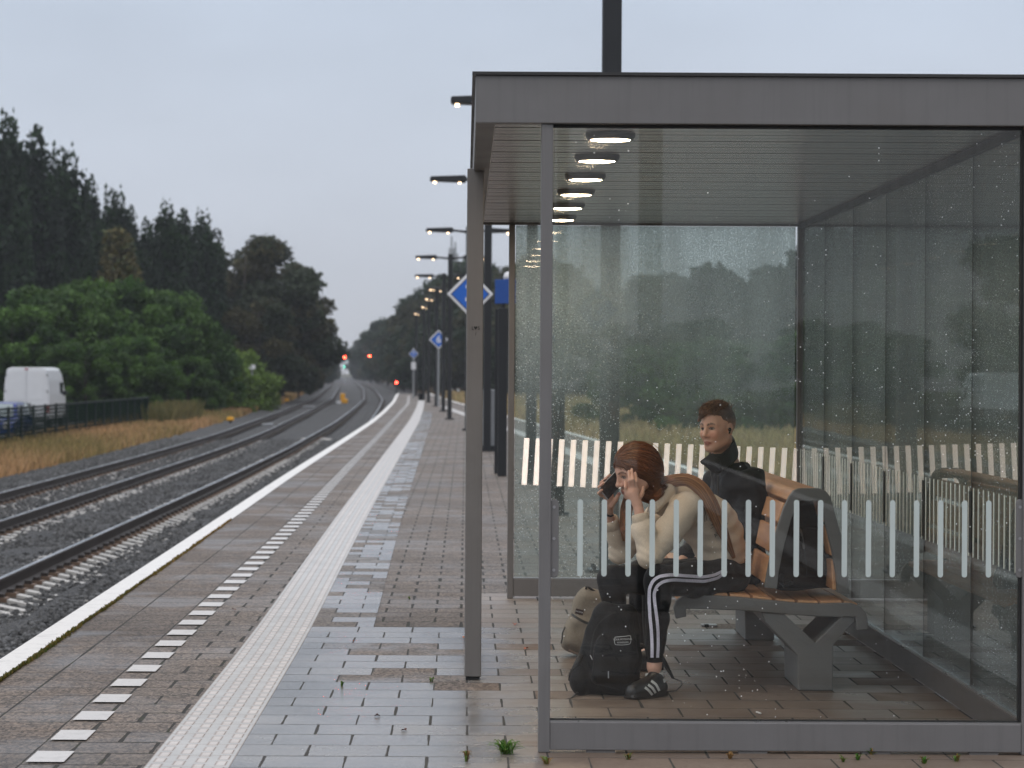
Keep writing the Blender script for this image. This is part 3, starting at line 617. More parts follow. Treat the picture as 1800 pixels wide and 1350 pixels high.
# ------------------------------------------------------------------ bench
WOOD = None
def m_wood():
    t = NT('oiled_wood'); v = t.obj(); w = t.n('Mapping', {0: v, 3: (14, 1.2, 14)}).outputs[0]; a = t.noise(w, 2.2, 6, .6, .6); b = t.noise(v, 2.5, 4)
    c = t.mix(t.ramp(a, (.3, 0), (.72, 1)), (.52, .25, .115), (.74, .42, .22)); c = t.mix(t.ramp(b, (.45, 0), (.75, .5)), c, (.46, .30, .2))
    t.bsdf(c, .45, 0, t.bump(a, .003, .5), .45); return t.m
WOOD = m_wood(); BMET = simple('bench_metal', (.15, .15, .145), .5, 0, .1, 7, 0, .5, .15)
bn = thing('bench', 'double-sided bench with orange wood slats and grey metal end frames inside the shelter', 'bench', (1.5, 13.9, 0))
B0, B1 = 12.45, 15.35
def bp(px, py): v = at(px, py, B0); return (v.x, v.z)
seat_out = [bp(*p) for p in [(1188, 1088), (1184, 1068), (1189, 1056), (1200, 1048), (1216, 1046), (1250, 1047), (1300, 1050), (1350, 1055), (1400, 1060), (1440, 1061.5), (1480, 1060.5), (1498, 1061), (1513, 1066), (1523, 1077), (1526, 1092), (1526, 1107), (1506, 1108), (1504, 1085), (1440, 1084), (1380, 1080), (1300, 1073), (1206, 1070), (1207, 1084)]]
for Y0 in (B0, B1 - .045): m = MB(); m.prism(seat_out, .045, Matrix.Translation((0, Y0, 0))); m.build('seat_frame', BMET, bn, bevel=.005)
bo = [bp(*p) for p in [(1344, 1033), (1354, 980), (1366, 930), (1378, 893), (1388, 872), (1396, 862), (1406, 858.5), (1440, 858.5), (1452, 863), (1460, 874), (1470, 908), (1481, 950), (1487, 985), (1491, 1020), (1492, 1044), (1472, 1042)]]
bi = [bp(*p) for p in [(1470, 1010), (1463, 970), (1452, 925), (1445, 890), (1440, 881), (1408, 880), (1402, 885), (1392, 910), (1378, 960), (1369, 1005), (1366, 1035)]]
def loop_frame(Y0):
    m = MB(); d_ = .045; m.prism(bo + bi, d_, Matrix.Translation((0, Y0, 0))); return m.build('back_frame', BMET, bn, bevel=.004)
loop_frame(B0); loop_frame(B1 - .045)
def slat(p0, p1, th, nm, below=True, inset=.048):                # a plank running along the bench between two profile points
    a, b = Vector((p0[0], 0, p0[1])), Vector((p1[0], 0, p1[1])); t = (b - a).normalized(); n = Vector((-t.z, 0, t.x)) * (th if not below else -th)
    g = t * .004; m = MB(); m.prism([((a + g).x, (a + g).z), ((b - g).x, (b - g).z), ((b - g + n).x, (b - g + n).z), ((a + g + n).x, (a + g + n).z)], B1 - B0 - 2 * inset, Matrix.Translation((0, B0 + inset, 0)))
    return m.build(nm, WOOD, bn, bevel=.006)
up = lambda p, k=-3.5: bp(p[0], p[1] + k)
for a, b in (((1192, 1062), (1204, 1049)), ((1204, 1048), (1243, 1046.5)), ((1244, 1046.5), (1283, 1048.5)), ((1284, 1048.5), (1323, 1052)), ((1324, 1052), (1362, 1056.5)), ((1363, 1056.5), (1402, 1060)), ((1403, 1060), (1442, 1061.5)), ((1443, 1061.5), (1484, 1060.5)), ((1485, 1060.5), (1512, 1066))):
    slat(up(a), up(b), .026, 'seat_slat')
for a, b in (((1349, 1028), (1358, 979)), ((1359.5, 973), (1370, 926)), ((1371.5, 920), (1384, 883))): slat((bp(*a)[0] - .012, bp(*a)[1]), (bp(*b)[0] - .012, bp(*b)[1]), .024, 'back_slat')
for a, b in (((1487, 1040), (1484, 985)), ((1483, 978), (1473, 925)), ((1472, 918), (1461, 880))): slat((bp(*a)[0] - .03, bp(*a)[1]), (bp(*b)[0] - .03, bp(*b)[1]), .024, 'back_slat', False)
m = MB(); m.prism([bp(*p) for p in [(1384, 879), (1392, 866), (1401, 860), (1446, 861), (1446, 868), (1408, 868), (1399, 872), (1392, 884)]], B1 - B0 - .09, Matrix.Translation((0, B0 + .045, 0))); m.build('back_cap', WOOD, bn, bevel=.008)
for Y0 in (12.46, 14.82):
    def q(px, py): v = at(px, py, 12.46); return (v.x, v.z)
    m = MB(); m.prism([q(1403, 1214), q(1464, 1214.5), q(1465, 1133), q(1503, 1092), q(1500, 1078), q(1484, 1079), q(1433, 1129), q(1378, 1079), q(1338, 1076), q(1346, 1095), q(1402, 1152)], .53, Matrix.Translation((0, Y0, 0))); m.build('leg', BMET, bn, bevel=.006)
m = MB(); m.tube([at(1357, 886, 12.44), at(1366, 889, 12.44)], .002, 6)
# ------------------------------------------------------------------ lamp posts on the platform
LEDW = emit('street_lamp_glow', (1, .70, .42), 7.0)
SILV = simple('galvanised', (.30, .31, .32), .4, .4, .1, 6)
def lamp_post(name='lamp_post'):
    r = thing(name, 'x', 'lamp post')
    m = MB(); m.box(-.07, .07, -.07, .07, .01, 5.12); m.build('post', BLACK, r, bevel=.012)
    m = MB(); m.box(-.15, .15, -.15, .15, 0, .02); 
    for a in (-.11, .11):
        for b in (-.11, .11): m.tube([(a, b, .02), (a, b, .05)], .016, 6)
    m.build('base_plate', BLACK, r)
    for s in (-1, 1):
        m = MB(); m.tube([(0, 0, 4.97), (s * .25, 0, 5.0), (s * .48, 0, 5.02)], [.035, .03, .028], 8); arm = m.build('arm', BLACK, r, True)
        h = MB(); pr = [(s * .42, 4.955), (s * 1.06, 4.975), (s * 1.08, 5.0), (s * 1.07, 5.06), (s * .44, 5.085), (s * .40, 5.04)]; h.prism(pr, .30, Matrix.Translation((0, -.15, 0))); hd = h.build('lamp_head', BLACK, arm, bevel=.01)
        for x in (.53, .99): l = MB(); l.tube([(s * x, 0, 4.975), (s * x, 0, 4.935)], .026, 10); l.build('lamp_lens', LEDW, hd)
    return r
LP = [(20.0, 1072, 'tall black lamp post rising above the shelter roof behind the teenagers'), (35.8, 934, 'black lamp post seen through wet glass next to the rear left frame'),
      (50.4, 856.5, 'black lamp post with a grey cabinet at its foot, between the two shelter posts'), (68.5, 823, 'lamp post mostly hidden by the front shelter post, below the big diamond sign'),
      (84.5, 790.5, 'lamp post with the thick dark lamp head left of the blue diamond sign'), (101, 779.5, 'lamp post just left of the one nearest the big diamond sign'),
      (117, 767.5, 'lamp post directly behind the pole of the small blue diamond sign'), (132, 753.5, 'thin distant lamp post, third from the far end of the platform'),
      (148, 745, 'thin distant lamp post, second from the far end of the platform'), (165, 731.5, 'farthest and thinnest lamp post at the end of the platform'),
      (27.9, 981, 'black post blurred behind raindrops at the left edge of the near glass')]
lp0 = lamp_post()
for i, (Y, px, lab) in enumerate(LP[:10]):
    loc = ((px - PX) * Y / F, Y, 0)
    o = lp0 if i == 0 else dup(lp0, loc)
    o.location = loc; o['label'] = lab; o['group'] = 'lamp posts along the platform'
    o.rotation_euler = (0, 0, [0, .0, .05, .12, -.02, .14, 1.3, 1.45, 1.5, 1.5][i])
for Y, x, lab in ((4.1, 1.13, 'lamp post beside the photographer, only a dark reflection in the near glass'), (-12, 1.16, 'lamp post behind the photographer, only a faint narrow reflection in the glass')):
    dup(lp0, (x, Y, 0), lab, 'lamp posts along the platform')
x = (981 - PX) * 27.9 / F; ip = thing('platform_post', 'short dark post behind the raindrops at the left edge of the near glass', 'post', (x, 27.9, 0))
m = MB(); m.tube([(x, 27.9, 0), (x, 27.9, 1.5), (x, 27.9, 1.56), (x, 27.9, 1.585)], [.072, .072, .06, .02], 14); m.build('shaft', BLACK, ip, True); m = MB(); m.tube([(x, 27.9, 0), (x, 27.9, .03)], .12, 14); m.build('base_ring', BLACK, ip)
# short black bollard-like posts and the blue ticket reader pillar
BLUE = simple('sign_blue', (.012, .115, .50), .4, 0, .05, 5); WSIGN = simple('sign_white', (.68, .68, .70), .4, 0, .04, 5)
pl = thing('ticket_pillar', 'black pillar topped by a blue box with white symbol and white dome, behind the rear shelter post', 'ticket pillar', ((884 - PX) * 38.3 / F, 38.3, 0))
cx = (883.5 - PX) * 38.3 / F
m = MB(); m.box(cx - .065, cx + .065, 38.24, 38.36, 0, 2.36); m.build('pillar', BLACK, pl, bevel=.01)
m = MB(); m.box(cx - .10, cx - .03, 39.2, 39.3, 0, 2.36); m.build('pillar', BLACK, pl)
m = MB(); m.tube([(cx + .0, 38.3, 2.34), (cx + .0, 38.3, 2.45)], .035, 8); m.build('neck', BLACK, pl)
M = Matrix.Translation((cx + .045, 38.3, 2.59)) @ Matrix.Rotation(R(-38), 4, 'Z')
m = MB(); m.box(-.15, .15, -.07, .07, -.17, .17, 0, M); bx = m.build('sign_box', simple('box_blue', (.008, .06, .27), .5), pl, bevel=.006)
m = MB(); m.box(-.154, -.151, -.06, .06, -.16, .16, 0, M); m.build('sign_face', WSIGN, bx)
m = MB(); m.box(-.158, -.155, -.028, .028, -.07, .09, 0, M); m.build('symbol', BLUE, bx)
m = MB()
for j in range(6): pass
m.tube([(cx + .08, 38.3, 2.76), (cx + .08, 38.3, 2.80), (cx + .08, 38.3, 2.85), (cx + .08, 38.3, 2.87)], [.075, .08, .06, .02], 12); m.build('dome', WSIGN, pl, True)
cb = thing('platform_cabinet', 'slim light grey cabinet strapped round the foot of a lamp post', 'cabinet', ((859 - PX) * 50.9 / F, 50.9, 0))
c0 = (859 - PX) * 50.9 / F; m = MB(); m.box(c0 - .12, c0 + .12, 50.62, 50.78, .02, 1.14); m.build('housing', SILV, cb, bevel=.015)
m = MB(); m.box(c0 - .125, c0 + .125, 50.6, 50.62, 0, .1); m.build('plinth', BLACK, cb)
# diamond platform signs
def diamond(px, py, Y, half, num, label, pole=None, back=False, tilt=0, small=False):
    c = at(px, py, Y); r = thing('platform_sign', label, 'platform sign', (c.x, c.y, c.z - half), 0, 'blue diamond platform signs' if not small else None)
    s = -1 if not back else 1; w = half
    dia = lambda k: [(c.x - w * k, c.z), (c.x, c.z - w * k), (c.x + w * k, c.z), (c.x, c.z + w * k)]
    m = MB(); m.prism(dia(1), .04, Matrix.Translation((0, Y, 0))); m.build('sign_board', WSIGN, r, bevel=w * .03)
    m = MB(); m.prism(dia(.84), .004, Matrix.Translation((0, Y + (s - 1) / 2 * .004 + (0 if s < 0 else .04), 0))); m.build('dark_line', BLACK, r)
    m = MB(); m.prism(dia(.79), .004, Matrix.Translation((0, Y + (-.008 if s < 0 else .044), 0))); m.build('sign_face', BLUE, r)
    text('number', num, w * 1.02, (c.x, Y + (-.010 if s < 0 else .050), c.z), (R(90), 0, 0 if s < 0 else R(180)), WSIGN, r, .002, w * .02)
    if pole: m = MB(); m.tube([(c.x, Y + .07, 0), (c.x, Y + .07, c.z + w * .5)], pole, 8); m.build('pole', SILV, r)
    return r
sg1 = diamond(826.5, 517, 49.0, .418, '3', 'big blue diamond sign with white border, half hidden by the front shelter post')
c = at(836, 517, 49.1); m = MB(); m.tube([(c.x, 49.12, 0), (c.x, 49.12, c.z + .3)], .035, 8); m.build('pole', BLACK, sg1)
diamond(771, 597, 115.8, .41, '6', 'smaller blue diamond sign on a silver pole among the distant lamp posts', .045)
diamond(727, 622, 149, .27, '7', 'pale distant diamond sign near the platform end', None, small=True)
rr_ = 2 * SY0; half_ = .40; dz = 33.0
diamond_b = diamond(1049, 545, dz, .33, '3', 'diamond sign behind the photographer, seen only as a faint reflection in the near glass', None, True)
for o_ in [diamond_b] + list(diamond_b.children): pass
diamond_b.location.y = rr_ - dz + 0; 
# small signs on the far platform end
ps = thing('distance_sign', 'small white plate on a grey pole below the pale distant diamond sign', 'sign', ((727 - PX) * 150 / F, 150, 0)); c = at(727, 643, 150)
m = MB(); m.box(c.x - .13, c.x + .13, 149.95, 149.98, c.z - .2, c.z + .2); m.build('plate', WSIGN, ps); m = MB(); m.tube([(c.x, 150.03, 0), (c.x, 150.03, c.z + 1.0)], .05, 8); m.build('pole', SILV, ps)
# rail signals
REDL = emit('signal_red', (1, .035, .015), 170.0); REDL2 = emit('signal_red_small', (1, .035, .02), 70.0); GRN = emit('signal_green', (.15, 1, .7), 14.0); YEL = simple('signal_yellow', (.75, .36, .015), .5, 0, .1, 4)
def signal(px, py, Y, zg, label, lit, r_, low=None, board=True):
    c = at(px, py, Y); s = thing('rail_signal', label, 'rail signal', (c.x, Y, zg), 0, 'red rail signals down the line')
    m = MB(); m.tube([(c.x, Y + .1, zg), (c.x, Y + .1, c.z)], .09, 8); m.build('mast', SILV if board else BLACK, s)
    m = MB(); m.prism([(c.x - .32, c.z - .75), (c.x + .32, c.z - .75), (c.x + .36, c.z - .2), (c.x + .36, c.z + .5), (c.x + .2, c.z + .8), (c.x - .2, c.z + .8), (c.x - .36, c.z + .5), (c.x - .36, c.z - .2)] if board else [(c.x - .2, c.z - .25), (c.x + .2, c.z - .25), (c.x + .2, c.z + .25), (c.x - .2, c.z + .25)], .12, Matrix.Translation((0, Y, 0))); hd = m.build('signal_head', BLACK, s)
    m = MB(); m.tube([(c.x, Y - .02, c.z), (c.x, Y - .06, c.z)], r_, 14); m.build('red_light', lit, hd)
    if low:
        d = at(*low, Y); m = MB(); m.prism([(d.x - .25, d.z - .3), (d.x + .25, d.z - .3), (d.x + .25, d.z + .3), (d.x - .25, d.z + .3)], .1, Matrix.Translation((0, Y, 0))); h2 = m.build('signal_head', BLACK, s)
        m = MB(); m.tube([(d.x, Y - .02, d.z), (d.x, Y - .05, d.z)], .09, 12); m.build('green_light', GRN, h2)
    return s
signal(606, 628.5, 560, -.95, 'red signal between the left tracks with a small green light below', REDL, .16, (605, 644.5))
signal(650, 625.5, 540, -.95, 'red signal high on a mast to the right of the tracks', REDL, .17)
signal(697, 672.2, 300, -.95, 'low red dwarf signal near the platform end', REDL2, .09, None, False)
# things beside the track
def g_(px, py, z=-.95): return gnd(px, py, z)
p = g_(604, 709, -.93); pt = thing('points_motor', 'yellow point machine standing between the tracks far down the line', 'point machine', p)
m = MB(); m.box(p.x - .25, p.x + .1, p.y, p.y + .5, p.z, p.z + .75); m.build('housing', YEL, pt, bevel=.05); m = MB(); m.box(p.x - .05, p.x + .3, p.y - .1, p.y + .3, p.z, p.z + .35); m.build('lid', YEL, pt, bevel=.04); m = MB(); m.box(p.x - .45, p.x - .1, p.y - 2, p.y - 1.7, p.z, p.z + .2); m.build('marker', WSIGN, pt)
for px, py, lab in ((405, 745, 'yellow trackside box on the left verge, nearer of the two'), (504, 708.5, 'yellow trackside box on the left verge, farther of the two')):
    p = g_(px, py, -.98); tb = thing('trackside_box', lab, 'trackside box', p); k = p.y / 110
    m = MB(); m.tube([(p.x, p.y, p.z), (p.x, p.y, p.z + .2)], .07, 8); m.build('stub', BLACK, tb); m = MB(); m.prism([(p.x - .16, p.z + .15), (p.x + .16, p.z + .15), (p.x + .16, p.z + .27), (p.x + .06, p.z + .34), (p.x - .10, p.z + .32), (p.x - .17, p.z + .24)], .3, Matrix.Translation((0, p.y - .15, 0))); m.build('cap', YEL, tb, bevel=.03)
for px, py, w in ((471, 745.5, .8), (543, 714, 1.3)):
    p = g_(px, py, -.9); bz = thing('track_magnet', 'pale flat plate lying between the rails of the far track, %s one' % ('nearer' if w < 1 else 'farther'), 'track magnet', p); m = MB(); m.box(p.x - w * .3, p.x + w * .3, p.y - .4, p.y + .5, p.z - .06, p.z + .03); m.build('plate', SILV, bz, bevel=.01)
p = at(443, 645, 165); sg = thing('line_sign', 'small white board on a thin post at the edge of the bright hedge', 'sign', (p.x, p.y, -1)); m = MB(); m.box(p.x - .2, p.x + .2, 164.96, 165, p.z - .13, p.z + .13); m.build('plate', WSIGN, sg); m = MB(); m.tube([(p.x, 165.05, -1), (p.x, 165.05, p.z)], .04, 8); m.build('pole', SILV, sg)
# radio masts far away
for px, lab in ((794, 'thin radio mast far behind the lamp posts, nearer one'), (800.5, 'second thin radio mast just right of the first, fading in the mist')):
    b = at(px, 640, 900); t_ = at(px, 415 if px < 797 else 425, 900); mm = thing('radio_mast', lab, 'radio mast', b); m = MB(); m.tube([b, t_], [.9, .3], 6); m.build('mast', SILV, mm)
    m = MB(); m.box(t_.x - 1, t_.x + 1, 899, 901, t_.z - 9, t_.z - 4); m.box(t_.x - .9, t_.x + .9, 899, 901, t_.z - 18, t_.z - 14); m.build('antenna', SILV, mm)
# fence, van, cars
FG = simple('fence_green', (.010, .022, .018), .6)
fn = thing('mesh_fence', 'low dark green mesh fence along the car park and dry grass', 'fence', (-14.3, 100, -1))
def m_mesh():
    t = NT('fence_mesh'); v = t.obj(); s = t.n('SeparateXYZ', {0: v}); a = t.math('FRACT', t.math('MULTIPLY', s.outputs[1], 8)); b = t.math('FRACT', t.math('MULTIPLY', s.outputs[2], 8))
    k = t.math('MAXIMUM', t.math('GREATER_THAN', a, .5), t.math('GREATER_THAN', b, .66)); d_ = t.n('BsdfDiffuse', {0: (.010, .022, .018)}); tr = t.n('BsdfTransparent')
    return t.surf(t.n('MixShader', {0: k, 1: tr.outputs[0], 2: d_.outputs[0]}).outputs[0])
m = MB(); m.box(-14.31, -14.29, 68, 123, -.95, .24); m.build('mesh_panel', m_mesh(), fn)
for y in np.arange(68, 124, 2.5): m = MB(); m.box(-14.34, -14.26, y - .035, y + .035, -1.05, .30); m.build('fence_post', FG, fn)
m = MB(); m.box(-14.33, -14.27, 68, 123, .23, .27); m.build('top_rail', FG, fn)
VW = simple('van_white', (.66, .67, .69), .35, 0, .05, 2, 0, .5, .05); DKG = simple('dark_window', (.02, .024, .028), .15); TAIL = simple('tail_light', (.30, .015, .015), .3); TYRE = BLACKR
def van():
    r = thing('van', 'white high-roofed delivery van parked with its closed rear doors facing us', 'van')
    prof = [(-.98, .45), (-.99, 1.0), (-.985, 1.5), (-.94, 2.1), (-.87, 2.52), (-.80, 2.62), (-.6, 2.66), (.6, 2.66), (.80, 2.62), (.87, 2.52), (.94, 2.1), (.985, 1.5), (.99, 1.0), (.98, .45)]
    n = len(prof); m = MB(); secs = [(0, 1, 0), (.05, 1.0, 0), (4.1, 1.0, 0), (4.7, .98, -.25), (5.3, .96, -.95), (5.9, .9, -1.45)]; vs = []
    for y, k, dz in secs: vs += [(x * k, y, min(z, 2.66 + dz) if dz else z) for x, z in prof]
    m.add(vs, [(i * n + k, i * n + (k + 1) % n, (i + 1) * n + (k + 1) % n, (i + 1) * n + k) for i in range(len(secs) - 1) for k in range(n)] + [tuple(range(n))[::-1], tuple((len(secs) - 1) * n + k for k in range(n))])
    body = m.build('body', VW, r, bevel=.04)
    for s in (-1, 1):
        m = MB(); m.prism([(s * .015, .62), (s * .90, .62), (s * .91, 1.5), (s * .87, 2.1), (s * .80, 2.5), (s * .015, 2.54)], .03, Matrix.Translation((0, -.03, 0))); dr = m.build('rear_door', VW, r, bevel=.012)
        m = MB(); m.prism([(s * .12, 1.25), (s * .76, 1.25), (s * .74, 2.05), (s * .70, 2.1), (s * .12, 2.1)], .012, Matrix.Translation((0, -.041, 0))); m.build('door_panel', VW, dr, bevel=.01)
        m = MB(); m.box(s * .93 - .05, s * .93 + .05, -.045, 0, .72, 1.05); m.build('tail_light', TAIL, r)
        for z in (.85, 1.6, 2.3): m = MB(); m.box(s * .9 - .03, s * .9 + .03, -.05, -.02, z, z + .06); m.build('hinge', BLACK, dr)
        for y in (1.1, 4.7): m = MB(); m.tube([(s * .76, y, .34), (s * .97, y, .34)], .34, 18); m.build('wheel', TYRE, r)
        m = MB(); m.box(s * .965 - .02, s * .965 + .02, 3.4, 4.3, 1.45, 2.0); m.build('side_window', DKG, r)
        m = MB(); m.tube([(s * .95, 4.45, 1.5), (s * 1.14, 4.45, 1.55)], .1, 8); m.build('mirror', BLACK, r)
    m = MB(); m.box(-.12, .2, -.05, -.02, 1.02, 1.1); m.build('door_handle', BLACK, r); m = MB(); m.box(-.95, .95, -.12, .02, .38, .55); m.build('bumper', simple('bumper_grey', (.08, .08, .08), .6), r, bevel=.02)
    m = MB(); m.box(-.26, .26, -.05, -.03, .66, .78); m.build('number_plate', YEL, r); m = MB(); m.box(-.09, .05, -.03, .01, 2.55, 2.62); m.build('brake_light', TAIL, r)
    return r
vn = van(); vn.location = ((47 - PX) * 118 / F, 118, -1.09); vn.rotation_euler = (0, 0, R(.6))
def car(name, label, col, h=1.45, L=4.2):
    r = thing(name, label, 'car'); P = simple(name + '_paint', col, .25, .2, .05, 2)
    prof = [(0, .35), (.0, .62), (.06, .78), (.9, .92), (1.55, h - .06), (1.85, h), (3.1, h - .02), (3.75, .98), (L - .06, .9), (L, .6), (L, .35)]
    m = MB(); n = len(prof); secs = [(-.86, .93), (-.80, 1.0), (.80, 1.0), (.86, .93)]; vs = []
    for x, k in secs: vs += [((x * (1 - .2 * max(0, z - .9) / (h - .9))), y, z) for y, z in prof]
    m.add(vs, [(i * n + k, i * n + (k + 1) % n, (i + 1) * n + (k + 1) % n, (i + 1) * n + k) for i in range(3) for k in range(n)] + [tuple(range(n)), tuple(3 * n + k for k in range(n))[::-1]]); m.build('body', P, r, bevel=.05, seg=3)
    m = MB(); m.add([(-.70, .95, .955), (.70, .95, .955), (.60, 1.52, h - .085), (-.60, 1.52, h - .085)], [(0, 1, 2, 3)]); m.v = [(x, y - .02, z + .02) for x, y, z in m.v]; m.build('windscreen', simple('pale_screen', (.22, .26, .27), .12), r)
    for s in (-1, 1):
        m = MB(); m.add([(s * .845, 1.05, .95), (s * .72, 1.62, h - .1), (s * .72, 3.05, h - .1), (s * .845, 3.5, .98)], [(0, 1, 2, 3)]); m.v = [(x + s * .015, y, z) for x, y, z in m.v]; m.build('side_window', DKG, r)
        m = MB(); m.tube([(s * .62, .03, .68), (s * .62, -.03, .66)], .12, 12); m.build('headlight', simple('headlight', (.45, .46, .46), .15), r)
        for y in (.8, 3.3):
            m = MB(); m.tube([(s * .68, y, .32), (s * .88, y, .32)], .32, 18); w = m.build('wheel', TYRE, r); m = MB(); m.tube([(s * .86, y, .32), (s * .89, y, .32)], .19, 12); m.build('rim', SILV, w)
    m = MB(); m.box(-.3, .3, -.03, .02, .45, .58); m.build('grille', BLACK, r)
    return r
cr1 = car('hatchback_car', 'blue car parked nose-out behind the fence at the left edge', (.012, .03, .17)); cr1.location = (-16.0, 91.5, -1.09)
cr2 = car('saloon_car', 'dark green-black car behind the fence, right in front of the white van', (.012, .016, .016), 1.38); cr2.location = (-16.35, 98.5, -1.09); cr2.rotation_euler = (0, 0, R(12))
# ------------------------------------------------------------------ vegetation
def leaves(centers, radii, n, s, rg, colr, flat=.75, shell=.55, col2=None, hang=0):
    ci = rg.integers(0, len(centers), n) if True else 0
    w = np.array([r[0] * r[1] + r[0] * r[2] for r in radii]); ci = rg.choice(len(centers), n, p=w / w.sum())
    d_ = rg.normal(size=(n, 3)); d_ /= np.linalg.norm(d_, axis=1)[:, None]; rad = shell + (1 - shell) * rg.random((n, 1)) ** .6
    ph = rg.random((len(centers), 1)) * 6
    P = np.array(centers)[ci] + d_ * rad * np.array(radii)[ci] * (1 + .22 * np.sin(d_[:, :1] * 7 + ph[ci]) * np.cos(d_[:, 2:] * 6 + ph[ci]))
    a = rg.normal(size=(n, 3)) + d_ * .8; a /= np.linalg.norm(a, axis=1)[:, None]; b = np.cross(a, rg.normal(size=(n, 3))); b /= np.linalg.norm(b, axis=1)[:, None]; c = np.cross(a, b)
    sz = s * rg.uniform(.6, 1.4, (n, 1)); u, v = b * sz, c * sz * flat
    V = np.stack([P - u, P - v * .7 + u * .1, P + u, P + v * .7 + u * .1], 1)
    cl = rg.uniform(.7, 1.3, (len(centers), 1))[ci] * rg.uniform(.6, 1.45, (n, 1)); base = np.array(colr)
    if col2 is not None: m_ = (rg.random((len(centers), 1)) < .35)[ci]; base = np.where(m_, np.array(col2), base)
    col = np.repeat(base * cl, 4, 0)
    return V.reshape(-1, 3), np.arange(4 * n).reshape(n, 4), col
M_LEAF = m_attr('foliage', .6, .25, .3); BARK = simple('bark', (.05, .04, .032), .85, 0, .3, 4)
def trunk(h, r, rg, limbs, name='trunk', parent=None):
    m = MB(); m.tube([(0, 0, -.1), (.05, .02, h * .3), (-.04, .05, h * .65), (.03, 0, h)], [r, r * .75, r * .5, r * .15], 9)
    for c in limbs:
        z0 = min(c[2] * .6, h * .8) * .9; c = Vector(c); m.tube([(0, 0, z0), (c.x * .5, c.y * .5, (z0 + c.z) / 2 + .2), c], [r * .4, r * .25, r * .08], 6)
    return m.build(name, BARK, parent, True)
def tree(kind, seed):
    rg = np.random.default_rng(seed); r = thing({'columnar': 'columnar_tree', 'oak': 'oak_tree', 'bush': 'leafy_shrub', 'far': 'broadleaf_tree', 'brown': 'larch_tree', 'hedge': 'hedge_shrub'}[kind], 'x', 'tree' if kind not in ('bush', 'hedge') else 'shrub')
    C, Q = [], []
    if kind == 'columnar':            # 1 x 18 m, many upright plumes
        H = 18
        for i in range(22):
            a, rr = rg.uniform(0, 6.28), rg.uniform(.2, 2.3); hh = H * rg.uniform(.78, 1.0) * (1 - .06 * rr); 
            for z in np.arange(2.0, hh, 1.5): k = 1 - .35 * (z / hh) ** 5; C.append((math.cos(a) * rr * (1.15 - .25 * z / hh), math.sin(a) * rr * (1.15 - .25 * z / hh), z)); Q.append((1.15 * k, 1.15 * k, 1.5))
        args = (30000, .27, (.018, .038, .014), .75, .6)
    elif kind == 'oak':
        H = 13
        for i in range(46):
            a = rg.uniform(0, 6.28); z = rg.uniform(2.2, 12); k = math.sqrt(max(0, 1 - ((z - 6.6) / 6.0) ** 2)); rr = rg.uniform(.55, 1) * 4.9 * k; C.append((math.cos(a) * rr, math.sin(a) * rr, z)); q_ = rg.uniform(1.0, 1.7); Q.append((q_, q_, q_ * .8))
        args = (30000, .19, (.030, .042, .018), .75, .5)
    elif kind == 'bush':
        H = 6.8
        for i in range(130):
            a = rg.uniform(0, 6.28); z = rg.uniform(.4, 6.6); k = math.sqrt(max(0, 1 - (max(0, z - 2) / 5.0) ** 2)); rr = rg.uniform(.45, 1.05) * 4.4 * k; C.append((math.cos(a) * rr, math.sin(a) * rr, z)); q_ = rg.uniform(.3, .95); Q.append((q_, q_, q_ * .75))
        args = (34000, .13, (.058, .115, .020), .8, .4)
    elif kind == 'hedge':
        H = 3.9
        for i in range(34):
            a = rg.uniform(0, 6.28); z = rg.uniform(.3, 3.4); k = math.sqrt(max(0, 1 - (max(0, z - 1.3) / 2.8) ** 2)); rr = rg.uniform(.5, 1) * 2.3 * k; C.append((math.cos(a) * rr, math.sin(a) * rr, z)); q_ = rg.uniform(.4, .8); Q.append((q_, q_, q_))
        args = (16000, .10, (.12, .19, .03), .8, .5)
    elif kind == 'brown':
        H = 8
        for z in np.arange(1, 7.8, .45):
            for i in range(5): a = rg.uniform(0, 6.28); rr = (8.2 - z) * .25 * rg.uniform(.4, 1); C.append((math.cos(a) * rr, math.sin(a) * rr, z)); Q.append((.55, .55, .45))
        args = (9000, .13, (.10, .085, .03), .6, .3)
    else:
        H = 15
        for i in range(40):
            a = rg.uniform(0, 6.28); z = rg.uniform(1.5, 14.3); k = math.sqrt(max(0, 1 - ((z - 7.2) / 7.6) ** 2)); rr = rg.uniform(.4, 1) * 4.2 * k; C.append((math.cos(a) * rr, math.sin(a) * rr, z)); q_ = rg.uniform(.9, 1.9); Q.append((q_, q_, q_))
        args = (15000, .27, (.026, .042, .020), .75, .5)
    col2 = {'oak': (.050, .046, .018), 'bush': (.036, .078, .016), 'far': (.05, .052, .024), 'columnar': (.014, .025, .014), 'hedge': None, 'brown': (.075, .085, .03)}[kind]
    V, Fc, col = leaves(C, Q, args[0], args[1], rg, args[2], args[3], args[4], col2)
    trunk(H * .85, H * .016, rg, [C[int(k)] for k in rg.integers(0, len(C), 8)], parent=r)
    mesh_np('crown', V, Fc, M_LEAF, r, False, col); return r
def put(src, used, x, y, z, s, rz, label, group, name=None, sz=None):
    o = src if not used else dup(src, (x, y, z)); o.location = (x, y, z); o.scale = (s, s, sz or s); o.rotation_euler = (0, 0, rz); o['label'] = label; o['group'] = group; return o
rt = random.Random(5)
colA, colB = tree('columnar', 11), tree('columnar', 12); oak = tree('oak', 21); bushA, bushB = tree('bush', 31), tree('bush', 32); hdg = tree('hedge', 41); farA, farB, farC = tree('far', 51), tree('far', 52), tree('far', 53); brn = tree('brown', 61)
use = {}
